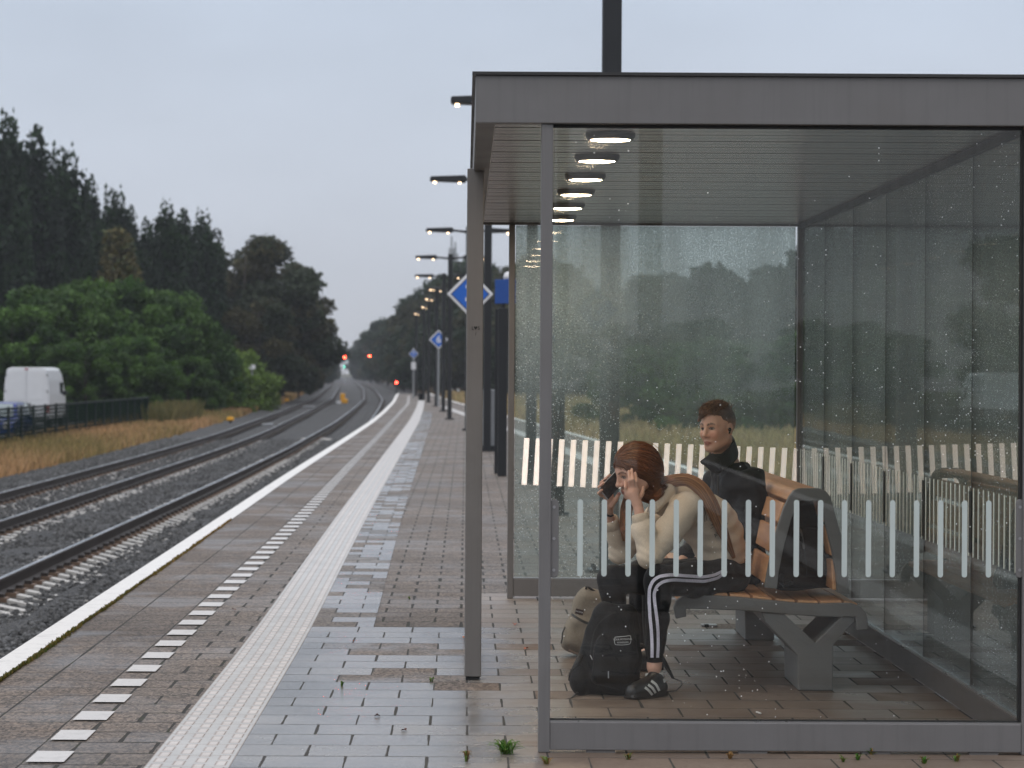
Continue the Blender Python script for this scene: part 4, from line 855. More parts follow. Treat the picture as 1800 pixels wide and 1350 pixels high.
def P(src, px, ptop, Y, label, group, H, zg=-1.1, wk=1.0, rz=None):
    x = at(px, 655, Y).x; top = at(px, ptop, Y).z; s = (top - zg) / H; u = id(src) in use; use[id(src)] = 1
    o = put(src, u, x, Y, zg, s * wk, rt.uniform(0, 6.28) if rz is None else rz, label, group, sz=s); return o
G1 = 'dark columnar trees in a row behind the shrubs'
for i, (px, tp, Y, lab) in enumerate([(8, 212, 186, 'tallest dark upright tree, cut by the left edge of the picture'), (62, 236, 190, 'dark upright tree second from the left edge, almost as tall as the first'), (108, 268, 194, 'dark upright tree in the middle of the left clump'), (150, 320, 198, 'dark upright tree stepping down to the right of the tallest clump'), (196, 340, 200, 'narrow dark upright tree above the brownish larch'), (222, 372, 204, 'small dark spire at the right end of the tall clump'),
        (-45, 225, 188, 'dark upright tree just outside the left edge'), (262, 392, 196, 'dark upright tree at the left of the second clump'), (292, 362, 198, 'tallest upright tree of the second clump'), (325, 378, 200, 'upright tree in the middle of the second clump'), (355, 378, 203, 'dark upright tree touching the broad oak'), (170, 395, 180, 'dark upright tree low behind the big shrubs')]):
    P(colA if i % 2 else colB, px, tp, Y, lab, G1, 18, wk=.79)
P(brn, 207, 405, 172, 'brownish thin conical tree rising from the green shrubs', None, 8.1, wk=1.15)
for px, tp, Y, wk, lab in ((430, 402, 215, 1.0, 'broad dark tree with browning leaves behind the hedge'), (497, 448, 226, .95, 'round-crowned dark tree at the right end of the tree line'), (455, 515, 200, .9, 'lower browning tree in front of the two broad ones'), (395, 420, 222, .9, 'broad tree half hidden behind the upright trees'), (525, 540, 245, .7, 'low dark tree tucked under the round crown on the right'), (400, 590, 192, .7, 'low dark undergrowth tree behind the bright hedge')):
    P(oak, px, tp, Y, lab, 'broad browning trees', 13.2, wk=wk * 1.12)
for i, (px, tp, Y, lab) in enumerate([(20, 535, 140, 'green shrub behind the white van'), (110, 505, 145, 'tall green shrub between van and columnar trees'), (195, 488, 150, 'tallest bright green shrub left of centre'), (270, 505, 152, 'green shrub under the second clump of upright trees'), (325, 560, 154, 'rounded green shrub at the right of the big ones'), (-50, 540, 142, 'green shrub at the far left edge'), (235, 590, 138, 'lower green shrub behind the end of the fence'), (150, 600, 136, 'low green shrub just right of the van'), (330, 625, 148, 'dark low shrub behind the bright hedge')]):
    P(bushA if i % 2 else bushB, px, tp, Y, lab, 'big green shrubs beside the car park', 7.0, wk=1.0)
for px, tp, Y, lab in ((372, 612, 160, 'bright green hedge shrub, left one'), (402, 612, 168, 'bright green hedge shrub, middle one'), (420, 632, 175, 'bright green hedge shrub at the right end, beside the white board')): P(hdg, px, tp, Y, lab, 'bright green hedge shrubs', 4.1, wk=1.35)
GF = 'misty trees lining the tracks in the distance'; LL, LR_ = 'misty tree on the left of the tracks, fading into the distance', 'misty tree on the right of the tracks, fading into the distance'
farL = [(558, 585, 300), (548, 568, 270), (568, 598, 360), (578, 610, 440), (586, 622, 540), (592, 632, 680), (597, 640, 850), (535, 575, 290), (572, 590, 400), (520, 600, 260), (560, 625, 330)]
farR = [(616, 612, 820), (622, 596, 700), (632, 584, 600), (642, 572, 540), (655, 562, 480), (668, 566, 440), (680, 552, 410), (692, 538, 380), (706, 512, 360), (722, 500, 345), (738, 492, 335), (752, 482, 325), (768, 470, 315), (784, 462, 310), (800, 478, 300), (816, 488, 290), (832, 492, 280), (850, 486, 270), (868, 470, 262), (886, 458, 255), (905, 452, 250), (715, 560, 320), (760, 560, 290), (800, 570, 270), (850, 580, 250), (690, 600, 340)]
for i, (px, tp, Y) in enumerate(farL):
    px -= .75 * 4.4 * 4800 / Y * (2.5 + (655 - tp) * Y / 4800) / 15.2 * .8; P((farA, farB, farC)[i % 3], px, tp, Y, LL, GF, 15.2, wk=1.15)
for i, (px, tp, Y) in enumerate(farR):
    px += .75 * 4.6 * 4800 / Y * (2.5 + (655 - tp) * Y / 4800) / 15.2; P((farA, farB, farC)[i % 3], px, tp, Y, LR_, GF, 15.2, wk=1.25)
GS = 'trees behind the shelter seen through the wet glass'
for i in range(30):
    px = 925 + i * 34 + rt.uniform(-10, 10); Y = 235 - i * 3.2 + rt.uniform(-12, 12); tp = (525 - i * 3 if px < 1400 else 440 - (i - 14) * 13) + rt.uniform(-25, 25)
    P((farA, farB, farC)[i % 3], px, tp, Y, 'blurred green tree seen through the wet glass of the shelter', GS, 15.2, wk=1.2)
for i in range(12):
    px = 1150 + i * 75 + rt.uniform(-15, 15); Y = 120 + rt.uniform(-14, 14)
    P((bushA, bushB)[i % 2], px, 600 + rt.uniform(-22, 15), Y, 'blurred low shrub seen through the wet glass of the shelter', 'shrubs in the meadow behind the shelter', 7.0, wk=1.3)
GB = 'trees behind the photographer, seen only as reflections'
for i in range(22):
    x = -70 + i * 6.8; u = (farA, farB, farC)[i % 3]; o = dup(u, (x, -160 - rt.uniform(0, 30), -1), 'tree behind the photographer, a dark shape reflected in the glass', GB); s = rt.uniform(.36, .5); o.scale = (s * 2.2, s * 2.2, s)
o = dup(oak, (21.5, -75, -1), 'one tall tree behind the photographer, a dark shape reflected at the right', GB); o.scale = (.8, .8, .62)
# dry grass
def blades(name, n, reg, h, w, cols, mat, z=-1.02, clump=.3):
    X, Y = reg(n); hh = h * rng.uniform(.4, 1.3, n) * np.maximum(1, Y / 120) ** .5; a = rng.uniform(0, 3.14, n); wx, wy = np.cos(a) * w * np.maximum(1, Y / 60), np.sin(a) * w; lx, ly = rng.normal(0, .25, n) * hh, rng.normal(0, .2, n) * hh
    Z = np.full(n, z); V = np.stack([np.stack([X - wx, Y - wy, Z], -1), np.stack([X + wx, Y + wy, Z], -1), np.stack([X + lx + wx * .4, Y + ly, Z + hh], -1), np.stack([X + lx - wx * .4, Y + ly, Z + hh], -1)], 1)
    pt = (np.sin(X * .9 + Y * .23) + np.sin(X * .31 - Y * .11 + 2)) * .25 + .5 + rng.normal(0, .2, n); pt = np.clip(pt, 0, 1)[:, None]
    C0, C1 = np.array(cols[0]), np.array(cols[1]); c = (C0 + (C1 - C0) * pt) * rng.uniform(.65, 1.35, (n, 1)); return tag(mesh_np(name, V.reshape(-1, 3), np.arange(4 * n).reshape(n, 4), mat, col=np.repeat(c, 4, 0)), kind='stuff')
M_BLADE = m_attr('grass_blade', .8, .1, .35)
def regL(n):
    Y = 55 + rng.random(n) ** 1.6 * 260; b = BL(Y); X = b + .05 - rng.random(n) ** .9 * 4.6; return X, Y
blades('dry_grass', 60000, regL, .30, .022, ((.44, .27, .14), (.22, .18, .075)), M_BLADE)
def regR(n):
    Y = 30 + rng.random(n) ** 1.4 * 230; b = BR(Y); X = b + rng.random(n) * 26; return X, Y
blades('dry_grass', 60000, regR, .42, .03, ((.52, .38, .21), (.34, .28, .13)), M_BLADE)
def regW(n): 
    c = rng.integers(0, 7, n); cx_ = np.array([-13.9, -13.4, -13.0, -13.6, -12.9, -13.5, -13.2])[c]; cy_ = np.array([124, 126, 122, 129, 127, 133, 119])[c]; return cx_ + rng.normal(0, .3, n), cy_ + rng.normal(0, .5, n)
tag(blades('tall_weeds', 1700, regW, .85, .016, ((.16, .13, .06), (.09, .10, .035)), M_BLADE), kind='stuff')
# haze
t = NT('mist'); t.t.links.new(t.n('VolumePrincipled', {'Color': (.80, .84, .90), 'Density': .00028, 'Anisotropy': .2}).outputs[0], t.out.inputs['Volume'])
hb = MB(); hb.box(-420, 420, -110, 1500, -2.2, 60); ho = hb.build('haze', t.m); ho['kind'] = 'stuff'
# ------------------------------------------------------------------ people
def pxv(px, py, Y): return vv(at(px, py, Y))
def head_frame(c, yaw, pitch, roll=0, s=1.0):
    cy_, sy_, cp, sp = math.cos(yaw), math.sin(yaw), math.cos(pitch), math.sin(pitch)   # yaw 0 faces -X, positive turns towards the camera
    f = V3(-cy_ * cp, -sy_ * cp, -sp); l = V3(sy_, -cy_, 0); u = np.cross(f, l); u = u if u[2] > 0 else -u
    if roll: l, u = l * math.cos(roll) + u * math.sin(roll), u * math.cos(roll) - l * math.sin(roll)
    M = np.stack([f, l, u], 1)
    return dict(c=np.array(c), M=M, s=s)
def hl(H, P): return ((P - H['c']) @ H['M']) / H['s']          # to head-local metres
def hw(H, x, y, z): return H['c'] + H['M'] @ (V3(x, y, z) * H['s'])
def sd_head(Q, male=False):
    S = lambda y: (1 if y > 0 else -1)
    Qs = Q.copy(); Qs[:, 1] = np.abs(Qs[:, 1])
    d = ell(Qs, V3(-.012, 0, .035), (.098, .077, .088))
    d = smin(d, ell(Qs, V3(.026, 0, -.030), (.060, .059, .080)), .04)
    d = smin(d, rc(Qs, V3(.0, .050, -.055), V3(.060, .018, -.098), .020, .017), .035)
    d = smin(d, ell(Qs, V3(.066, 0, -.098), (.020, .024, .017)), .02)
    d = smin(d, ell(Qs, V3(.050, .036, -.026), (.034, .026, .026)), .025)
    d = smin(d, rc(Qs, V3(.082, .010, .026), V3(.066, .047, .024), .010, .010), .018)
    d = smax(d, -ell(Qs, V3(.098, .031, .006), (.020, .0185, .0135)), .012)
    d = smin(d, ell(Qs, V3(.0695, .031, .005), (.0135, .0155, .0125)), .004)
    d = smin(d, rc(Qs, V3(.086, 0, .016), V3(.106, 0, -.026), .0075, .0095), .014)
    d = smin(d, sph(Qs, V3(.108, 0, -.029), .0105), .008); d = smin(d, sph(Qs, V3(.095, .012, -.033), .0085), .008)
    d = smin(d, ell(Qs, V3(.083, 0, -.063), (.016, .026, .0085)), .008)
    d = smin(d, ell(Qs, V3(.082, 0, -.075), (.0145, .021, .0080)), .006)
    d = smax(d, -rc(Qs, V3(.103, 0, -.0690), V3(.088, .026, -.0695), .0022, .0022), .004)
    d = smin(d, ell(Qs, V3(-.012, .079, -.004), (.019, .0075, .031)), .008)
    d = smax(d, -ell(Qs, V3(-.006, .090, -.002), (.011, .006, .018)), .006)
    return d
def skin_cols(v, heads, base):
    c = np.repeat(np.array(base)[None], len(v), 0); n = vnoise(v, 60)[:, None]; c = c * (1 + .10 * n)
    for H, brow in heads:
        q = hl(H, v); a = np.abs(q[:, 1]); near = (np.linalg.norm(q, axis=1) < .16) & (q[:, 0] > .03)
        def bl(m, col, k=1.0):
            nonlocal c
            m = np.clip(m, 0, 1)[:, None] * k * near[:, None]; c = c * (1 - m) + np.array(col) * m
        bl(1.2 - np.sqrt(((a - .038) / .03) ** 2 + ((q[:, 2] + .028) / .024) ** 2), (base[0] * 1.08, base[1] * .72, base[2] * .66), .45)
        bl((1 - ((a) / .025) ** 2 - ((q[:, 2] + .0690) / .0125) ** 2) * 3, (.34, .115, .095), .8)
        bl((1 - ((q[:, 2] + .0692) / .0022) ** 2 - (a / .024) ** 2) * 2, (.09, .03, .025), .9)
        bz = .0245 + .006 * np.sin(np.clip((a - .012) / .04, 0, 1) * 3.1); bl((1 - ((q[:, 2] - bz) / .0048) ** 2) * 2 * ((a > .012) & (a < .053)), brow, .85)
        e = 1 - ((a - .031) / .0150) ** 2 - ((q[:, 2] - .004) / .0066) ** 2; bl(e * 4, (.20, .175, .16), .9)
        gz = q[:, 1] - np.sign(q[:, 1]) * .031 ; bl((1 - ((gz + .001) / .0062) ** 2 - ((q[:, 2] - .004) / .0066) ** 2) * 4, (.02, .018, .017), 1)
        bl((1 - ((q[:, 2] - .0115 + 18 * (a - .031) ** 2) / .0024) ** 2) * 3 * (np.abs(a - .031) < .0165), (.03, .02, .018), .85)
        bl((1 - ((a - .007) / .004) ** 2 - ((q[:, 2] + .040) / .003) ** 2) * 2, (.07, .03, .025), .8)
    return c
def m_skin():
    t = NT('skin'); a = t.n('Attribute', attribute_name='Col').outputs['Color']
    t.bsdf(a, .48, 0, t.bump(t.noise(t.obj(), 220, 2), .0006, .4), .4, **{'Subsurface Weight': .12, 'Subsurface Scale': .01, 'Subsurface Radius': (1, .35, .2)}); return t.m
M_SKIN = m_skin()
def m_cloth(name, col, rough=.85, sc=900, fold=.0, var=.12):
    t = NT(name); v = t.obj(); n = t.noise(v, 14, 5, .6); c = t.mix(n, tuple(x * (1 - var) for x in col), tuple(x * (1 + var) for x in col))
    c = t.mix(1.0, c, t.ramp(t.noise(v, sc * .3, 2), (.3, .88), (.7, 1.1)), 'MULTIPLY')
    t.bsdf(c, rough, 0, t.bump(t.noise(v, sc, 2), .0008, .5), .12, **{'Sheen Weight': .03}); return t.m
def m_hair(name, c1, c2, vec=(60, 60, 60), rot=(0, 0, 0)):
    t = NT(name); v = t.obj(); a = t.noise(v, 3.0, 3); at_ = t.n('Attribute', attribute_name='Col').outputs['Color']
    w = t.n('Mapping', {0: v, 2: rot, 3: vec}).outputs[0]; s = t.noise(w, 6, 4, .7)
    c = t.mix(t.ramp(s, (.3, 0), (.7, 1)), tuple(x * .45 for x in c1), c2); c = t.mix(1.0, c, at_, 'MULTIPLY')
    t.bsdf(c, .38, 0, t.bump(s, .003, .8), .5); return t.m
SK = (.64, .375, .275)
def capf(p, r):  # chain with per-joint radii
    p = [np.array(x, float) for x in p]
    return lambda P: chain(P, p, r, .02)
def U(P, fs, k=.02):
    d = None
    for f in fs: e = f(P); d = e if d is None else smin(d, e, k)
    return d
GP = lambda px, py, Y: pxv(px, py, Y)
# ---- the girl, bent forward with a phone at her far ear
gc = GP(1117, 829, 12.52); GH = head_frame(gc, R(24), R(20), R(-4), .98)
g_hipL, g_hipR = GP(1272, 1016, 12.66), GP(1268, 1012, 12.92)
g_knL, g_knR = GP(1158, 1019, 12.24), GP(1075, 1019, 12.80)
g_anL, g_anR = GP(1150, 1172, 12.24), GP(1085, 1168, 12.78)
g_shL, g_shR = GP(1207, 886, 12.54), GP(1182, 884, 12.94)
g_elL, g_elR = GP(1142, 978, 12.30), GP(1090, 972, 12.74)
g_wrL, g_wrR = GP(1123, 897, 12.335), GP(1070, 905, 12.62)
g_neck = GP(1164, 872, 12.70); g_sp = [GP(1270, 985, 12.80), GP(1248, 920, 12.78), GP(1200, 882, 12.74)]
def fing(pts, r0=.0088, r1=.0066): p = [GP(*q) for q in pts]; rs = np.linspace(r0, r1, len(p)); return lambda P: chain(P, p, rs, .004)
def sd_girl_hands(P):
    L = [fing([(1101.5, 868, 12.345), (1099.5, 857, 12.33), (1098.8, 847, 12.345)], .0078, .0062),
         fing([(1107, 858, 12.345), (1106.5, 845, 12.33), (1105.2, 828.5, 12.36)]), fing([(1112.5, 858, 12.345), (1112.5, 843, 12.33), (1110.5, 825, 12.37)]),
         fing([(1118, 860, 12.35), (1118.5, 846, 12.34), (1116.5, 831, 12.38)]), fing([(1122, 880, 12.36), (1129, 868, 12.38), (1131, 857, 12.41)], .0105, .0080)]
    palm = lambda P: smin(rc(P, GP(1121, 889, 12.34), GP(1112, 866, 12.345), .021, .022), smin(rc(P, GP(1104, 869, 12.345), GP(1119, 863, 12.35), .0115, .0115), rc(P, GP(1121, 886, 12.34), GP(1106, 868, 12.345), .016, .013), .02), .02)
    d = smin(palm(P), U(P, L, .0035), .008)
    Rr = [fing([(1068, 869, 12.53), (1057, 862, 12.53), (1053, 856, 12.50), (1061, 849, 12.475)]), fing([(1069, 863, 12.54), (1060, 855, 12.54), (1056.5, 848.5, 12.51), (1065, 841.5, 12.485)]),
          fing([(1071, 858, 12.55), (1066, 848, 12.55), (1064, 842, 12.53), (1072, 835, 12.50)]), fing([(1070, 875, 12.52), (1057, 871, 12.52), (1052, 867, 12.49), (1058, 861, 12.468)], .0078, .0062),
          fing([(1075, 889, 12.55), (1082, 879, 12.53), (1088, 868, 12.51)], .012, .0085)]
    palr = lambda P: smin(rc(P, GP(1070, 897, 12.60), GP(1071, 876, 12.545), .022, .022), rc(P, GP(1064, 871, 12.54), GP(1073, 866, 12.55), .013, .013), .02)
    return np.minimum(d, smin(palr(P), U(P, Rr, .0035), .008))
def sd_girl(P):
    d = sd_head(hl(GH, P)) * .98
    d = smin(d, rc(P, hw(GH, -.03, 0, -.05), g_neck, .047, .055), .03)
    d = smin(d, U(P, [capf([g_neck, g_sp[2], g_sp[1], g_sp[0]], [.055, .09, .10, .10]), capf([g_shL, g_shR], [.05, .05])], .05), .04)
    d = smin(d, U(P, [capf([g_shL, g_elL, g_wrL], [.040, .030, .0235]), capf([g_shR, g_elR, g_wrR], [.040, .030, .0235])], .02), .02)
    d = smin(d, sd_girl_hands(P), .008)
    for h, k, a, t_ in ((g_hipL, g_knL, g_anL, GP(1124, 1216, 12.15)), (g_hipR, g_knR, g_anR, GP(1060, 1180, 12.73))):
        d = smin(d, capf([h, k, k * .5 + a * .5 + V3(.004, 0, .03), a], [.065, .044, .038, .0345])(P), .02); d = smin(d, rc(P, a + V3(0, 0, -.06), V3(t_[0], t_[1], .045), .028, .018), .03)
    return d
girl = thing('person', 'girl bent forward on the bench in a beige hoodie, holding a phone to her ear', 'person', (GP(1240, 1045, 12.7)[0], 12.7, 0))
body = sdf_obj('body', sd_girl, (.52, 11.98, .0), (1.36, 13.12, 1.20), .0048, M_SKIN, girl, lambda v: skin_cols(v, [(GH, (.10, .05, .03))], SK))
def folds(P, amp, *waves):
    d = 0
    for (kx, ky, kz, ph) in waves: d = d + np.sin(P[:, 0] * kx + P[:, 1] * ky + P[:, 2] * kz + ph + 2.2 * vnoise(P, 9))
    return d * amp
def sd_hoodie(P):
    d = U(P, [lambda P: ell(P, GP(1268, 968, 12.82), (.118, .185, .155)), lambda P: ell(P, GP(1246, 918, 12.80), (.125, .20, .130)), lambda P: ell(P, GP(1205, 893, 12.76), (.115, .205, .112))], .09)
    d = smin(d, rc(P, GP(1165, 882, 12.66), GP(1200, 885, 12.72), .068, .08), .05)
    arm = U(P, [capf([g_shL + V3(0, 0, -.012), g_shL * .5 + g_elL * .5 + V3(.004, 0, -.006), g_elL], [.074, .068, .055]), capf([g_elL, g_elL * .4 + g_wrL * .6, g_elL * .2 + g_wrL * .8], [.055, .050, .042])], .03)
    d = smin(d, arm, .06)
    arm2 = U(P, [capf([g_shR, g_elR], [.076, .051]), capf([g_elR, g_elR * .25 + g_wrR * .75], [.051, .041])], .03)
    d = smin(d, arm2, .03)
    d = smin(d, smin(rc(P, GP(1150, 894, 12.52), GP(1174, 862, 12.57), .028, .034), rc(P, GP(1176, 860, 12.58), GP(1188, 854, 12.84), .034, .036), .02), .02)
    d = smin(d, rc(P, GP(1142, 905, 12.56), GP(1150, 880, 12.56), .02, .02), .03)
    w = GP(1290, 1004, 12.8)                       # hem gathered above the hips
    d = d + folds(P, .0016, (38, 5, 30, 0), (10, 14, -52, 1.3)) + .004 * np.abs(vnoise(P, 13)) + .0016 * np.sin(P[:, 0] * 120 + P[:, 2] * 150 + 9 * vnoise(P, 7)) * np.clip(1.4 - np.minimum(np.linalg.norm(P - g_elL, axis=1), np.linalg.norm(P - g_elR, axis=1)) * 8, 0, 1) + .0030 * np.sin(P[:, 0] * 25 - P[:, 2] * 95 + P[:, 1] * 20 + 5 * vnoise(P, 6)) * np.clip((P[:, 0] - 1.02) * 6, 0, 1) * np.clip((.92 - P[:, 2]) * 8, 0, 1) - .001 - .003 * np.cos(np.clip((P[:, 2] - GP(0, 1003, 12.7)[2]) * 110, -3, 3))
    neck = rc(P, g_neck + V3(.0, -.0, .03), hw(GH, -.02, 0, -.03), .050, .07); d = smax(d, -neck, .02)
    for wr, el in ((g_wrL, g_elL), (g_wrR, g_elR)):  # open cuffs
        ax = (wr - el) / np.linalg.norm(wr - el); d = smax(d, -rc(P, wr - ax * .02, wr + ax * .1, .028, .034), .006)
    return smax(d, GP(0, 1018, 12.7)[2] - P[:, 2] - .25 * (P[:, 0] - 1.1) * 0, .01)
HOOD = m_cloth('beige_sweat_cloth', (.67, .565, .445), .9, 700, var=.05)
hood = sdf_obj('hoodie', sd_hoodie, (.60, 12.22, .44), (1.42, 13.12, 1.04), .005, HOOD, girl)
for wr, el in ((g_wrL, g_elL), (g_wrR, g_elR)):
    ax = (wr - el) / np.linalg.norm(wr - el); p0 = el * .25 + wr * .75; m = MB(); e_ = np.cross(ax, V3(0, 1, 0)); e_ /= np.linalg.norm(e_); n_ = np.cross(ax, e_); vs = []; N_ = 56
    for t_, rr in ((-.018, .036), (-.010, .0425), (.020, .0385), (.034, .0365), (.036, .031), (.026, .029)): vs += [p0 + ax * t_ + (e_ * math.cos(2 * math.pi * k / N_) + n_ * math.sin(2 * math.pi * k / N_)) * (rr + (.0011 if k % 2 else 0)) for k in range(N_)]
    m.add(vs, [(j * N_ + k, j * N_ + (k + 1) % N_, (j + 1) * N_ + (k + 1) % N_, (j + 1) * N_ + k) for j in range(5) for k in range(N_)]); m.build('cuff', m_cloth('cuff_rib', (.58, .48, .37), .9, 700), hood, True)
def sd_trousers(P):
    d = ell(P, GP(1276, 1012, 12.80), (.115, .185, .095))
    for h, k, a, kr in ((g_hipL, g_knL, g_anL, 1), (g_hipR, g_knR, g_anR, 1)):
        m_ = k * .5 + a * .5 + V3(.004, 0, .02)
        d = smin(d, capf([h, h * .5 + k * .5 + V3(0, 0, -.004), k, m_, a + V3(0, 0, .035)], [.092, .080, .064, .052, .041])(P), .03)
    d = d + folds(P, .0018, (60, 0, 25, 0), (20, 10, -70, 1)) + .002 * vnoise(P, 24)
    return smax(d, a_cut - P[:, 2], .006)
a_cut = GP(0, 1157, 12.24)[2]
M_TR = m_cloth('black_track_cloth', (.007, .007, .008), .6, 500)
trs = sdf_obj('trousers', sd_trousers, (.52, 12.08, .12), (1.44, 13.08, .66), .0048, M_TR, girl)
WST = m_cloth('white_stripe_tape', (.62, .60, .70), .6, 500)
yd = 12.5
for path in ([(1284, 1012), (1266, 1018), (1240, 1019.5), (1205, 1014), (1176, 1010), (1158, 1012), (1147, 1020), (1141, 1034), (1141, 1055), (1142.5, 1085), (1145, 1110), (1146, 1130), (1146, 1156)],
             [(1290, 1013), (1272, 1024), (1244, 1027.5), (1208, 1023), (1180, 1019), (1165, 1021), (1154, 1029), (1149, 1042), (1150.5, 1060), (1154, 1085), (1156.5, 1110), (1157, 1130), (1156, 1156)]):
    ribbon('side_stripe', sd_trousers, [at(a, b, 12.2) + Vector((0, .0, 0)) for a, b in path], .0135, WST, trs, .0026, 90, -.25)
def shoe(name, heel, toe, par, mat, stripes):
    ax = toe - heel; ax[2] = 0; L = np.linalg.norm(ax); ax /= L; sd = V3(-ax[1], ax[0], 0); z0 = .004
    def f(P):
        q = P - heel; x = q @ ax; y = q @ sd; z = P[:, 2] - z0; Q = np.stack([x, y, z], 1)
        d = rc(Q, V3(.035, 0, .038), V3(L - .040, .0, .032), .036, .034)
        d = smin(d, ell(Q, V3(L * .48, 0, .045), (.085, .036, .038)), .03); d = smin(d, rc(Q, V3(.038, 0, .045), V3(.055, 0, .088), .034, .034), .02)
        d = smin(d, rc(Q, V3(.06, 0, .09), V3(.12, 0, .062), .026, .026), .02)
        sole = rbox(Q, V3(L * .5 - .002, 0, .011), (L * .5 - .006, .038, .011), .010); d = smin(d, sole + .004, .008); d = smax(d, -z, .004)
        return smax(d, -rc(Q, V3(.045, 0, .10), V3(.052, 0, .15), .029, .033), .006)
    lo = np.minimum(heel, toe) - .06; hi = np.maximum(heel, toe) + .06; lo[2] = -.01; hi[2] = .14
    o = sdf_obj(name, f, lo, hi, .0035, mat, par); return o, f
M_SHOE = simple('black_leather', (.012, .012, .012), .38, 0, .2, 30); M_WL = simple('white_leather', (.60, .60, .58), .45, 0, .06, 20)
heelL, toeL = GP(1168, 1222, 12.26), GP(1101, 1230, 12.10); heelL[2] = toeL[2] = 0
sL, fL_ = shoe('shoe', heelL, toeL, girl, M_SHOE, 1)
for a, b, c in (((1133, 1207), (1140, 1213), (1147, 1222)), ((1139, 1203), (1147, 1209), (1153, 1219)), ((1145, 1197), (1154, 1204), (1160, 1216))):
    ribbon('shoe_stripe', fL_, [at(*a, 12.15), at(*b, 12.15), at(*c, 12.15)], .0105, M_WL, sL, .0018, 14, -.2)
ribbon('heel_tab', fL_, [at(1167, 1193, 12.2), at(1169, 1200, 12.2)], .010, M_WL, sL, .0018, 6, -.2)
heelR, toeR = GP(1100, 1188, 12.85), GP(1040, 1190, 12.68); heelR[2] = toeR[2] = 0; shoe('shoe', heelR, toeR, girl, M_SHOE, 0)
m = MB(); m.tube([at(1150, 1183, 12.24), at(1151, 1194, 12.24)], .041, 14); m.build('sock', M_WL, girl, True)
# her hair
def sd_hair(P):
    q = hl(GH, P); Qs = q.copy(); Qs[:, 1] = np.abs(q[:, 1])
    d = ell(Qs, V3(-.016, 0, .036), (.112, .090, .101)); d = smin(d, ell(Qs, V3(-.070, 0, -.02), (.062, .072, .085)), .05)
    d = smin(d, rc(Qs, V3(-.02, .070, .0), V3(-.055, .062, -.11), .026, .020), .03)
    hairline = .058 - .25 * np.clip(Qs[:, 1] - .02, 0, 1) - np.clip(Qs[:, 1] - .045, 0, 1) * 1.3
    face = np.maximum(-(Qs[:, 0] - .030 + .25 * np.clip(Qs[:, 2], -.1, 0)), Qs[:, 2] - hairline); d = smax(d, -face, .008)
    # low pony-tail that falls over her back, and locks hanging below the chin
    tl = [GP(1160, 856, 12.60), GP(1180, 845, 12.58), GP(1208, 842, 12.57), GP(1232, 856, 12.555), GP(1250, 886, 12.545), GP(1266, 925, 12.57), GP(1281, 968, 12.62)]
    d = smin(d, chain(P, tl, [.036, .023, .021, .022, .021, .015, .004], .02), .03)
    d = smin(d, chain(P, [GP(1128, 866, 12.56), GP(1146, 872, 12.54), GP(1158, 868, 12.56)], [.035, .034, .03], .02), .03)
    d2 = chain(P, [GP(1108, 880, 12.60), GP(1100, 900, 12.60), GP(1098, 930, 12.62), GP(1102, 955, 12.64)], [.024, .022, .017, .008], .01); d = smin(d, d2, .02)
    a = np.arctan2(q[:, 1], q[:, 2] + .3); g = np.sin(a * 300 + 40 * vnoise(P, 8)) * .0012; s_ = np.sin((P[:, 2] * 1.2 + P[:, 1] * .8) * 330 + 30 * vnoise(P, 7)) * .0013
    return d + np.where(np.linalg.norm(q, axis=1) < .13, g, 0) + .002 * vnoise(P * V3(1, 1, 1), 22)
TLC = [GP(1160, 856, 12.60), GP(1180, 845, 12.58), GP(1208, 842, 12.57), GP(1232, 856, 12.555), GP(1250, 886, 12.545), GP(1266, 925, 12.57), GP(1281, 968, 12.62)]
def hair_col(v):
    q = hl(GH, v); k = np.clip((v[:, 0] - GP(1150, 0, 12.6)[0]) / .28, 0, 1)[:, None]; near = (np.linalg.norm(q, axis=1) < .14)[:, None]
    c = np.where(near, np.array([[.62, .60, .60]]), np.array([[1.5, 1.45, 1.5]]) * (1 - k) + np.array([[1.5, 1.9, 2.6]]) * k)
    best = np.full(len(v), 9.); ang = np.zeros(len(v)); tt = np.zeros(len(v))
    for i in range(len(TLC) - 1):
        a, b = TLC[i], TLC[i + 1]; ba = b - a; t_ = np.clip((v - a) @ ba / (ba @ ba), 0, 1); r_ = v - a - t_[:, None] * ba; dd = np.linalg.norm(r_, axis=1); ax = ba / np.linalg.norm(ba); e1 = V3(0, 1, 0); e2 = np.cross(ax, e1); m_ = dd < best
        best = np.where(m_, dd, best); ang = np.where(m_, np.arctan2(r_ @ e2, -(r_ @ e1)), ang); tt = np.where(m_, i + t_, tt)
    st = vnoise(np.stack([ang * 3.2, tt * .35, ang * 0], 1), 1.6) + .7 * vnoise(np.stack([ang * 8, tt * .5, ang * 0 + 4], 1), 1.7)
    w_ = (best < .06)[:, None]; return c * np.where(w_, 1 + 1.1 * st[:, None], 1 + .35 * vnoise(v, 45)[:, None])
M_HAIRG = m_hair('auburn_hair', (.17, .062, .024), (.26, .098, .036), (3, 40, 14), (0, R(20), 0))
sdf_obj('hair', sd_hair, (.62, 12.33, .66), (1.28, 12.74, 1.20), .0040, M_HAIRG, girl, hair_col)
def gproj(f, B, o_, it=8):
    for _ in range(it):
        d0 = f(B); g = np.stack([f(B + e) - d0 for e in np.eye(3) * .001], 1) / .001; g /= np.maximum(np.linalg.norm(g, axis=1), .4)[:, None]; B = B - g * (d0 - o_)[:, None] * .8
    return B
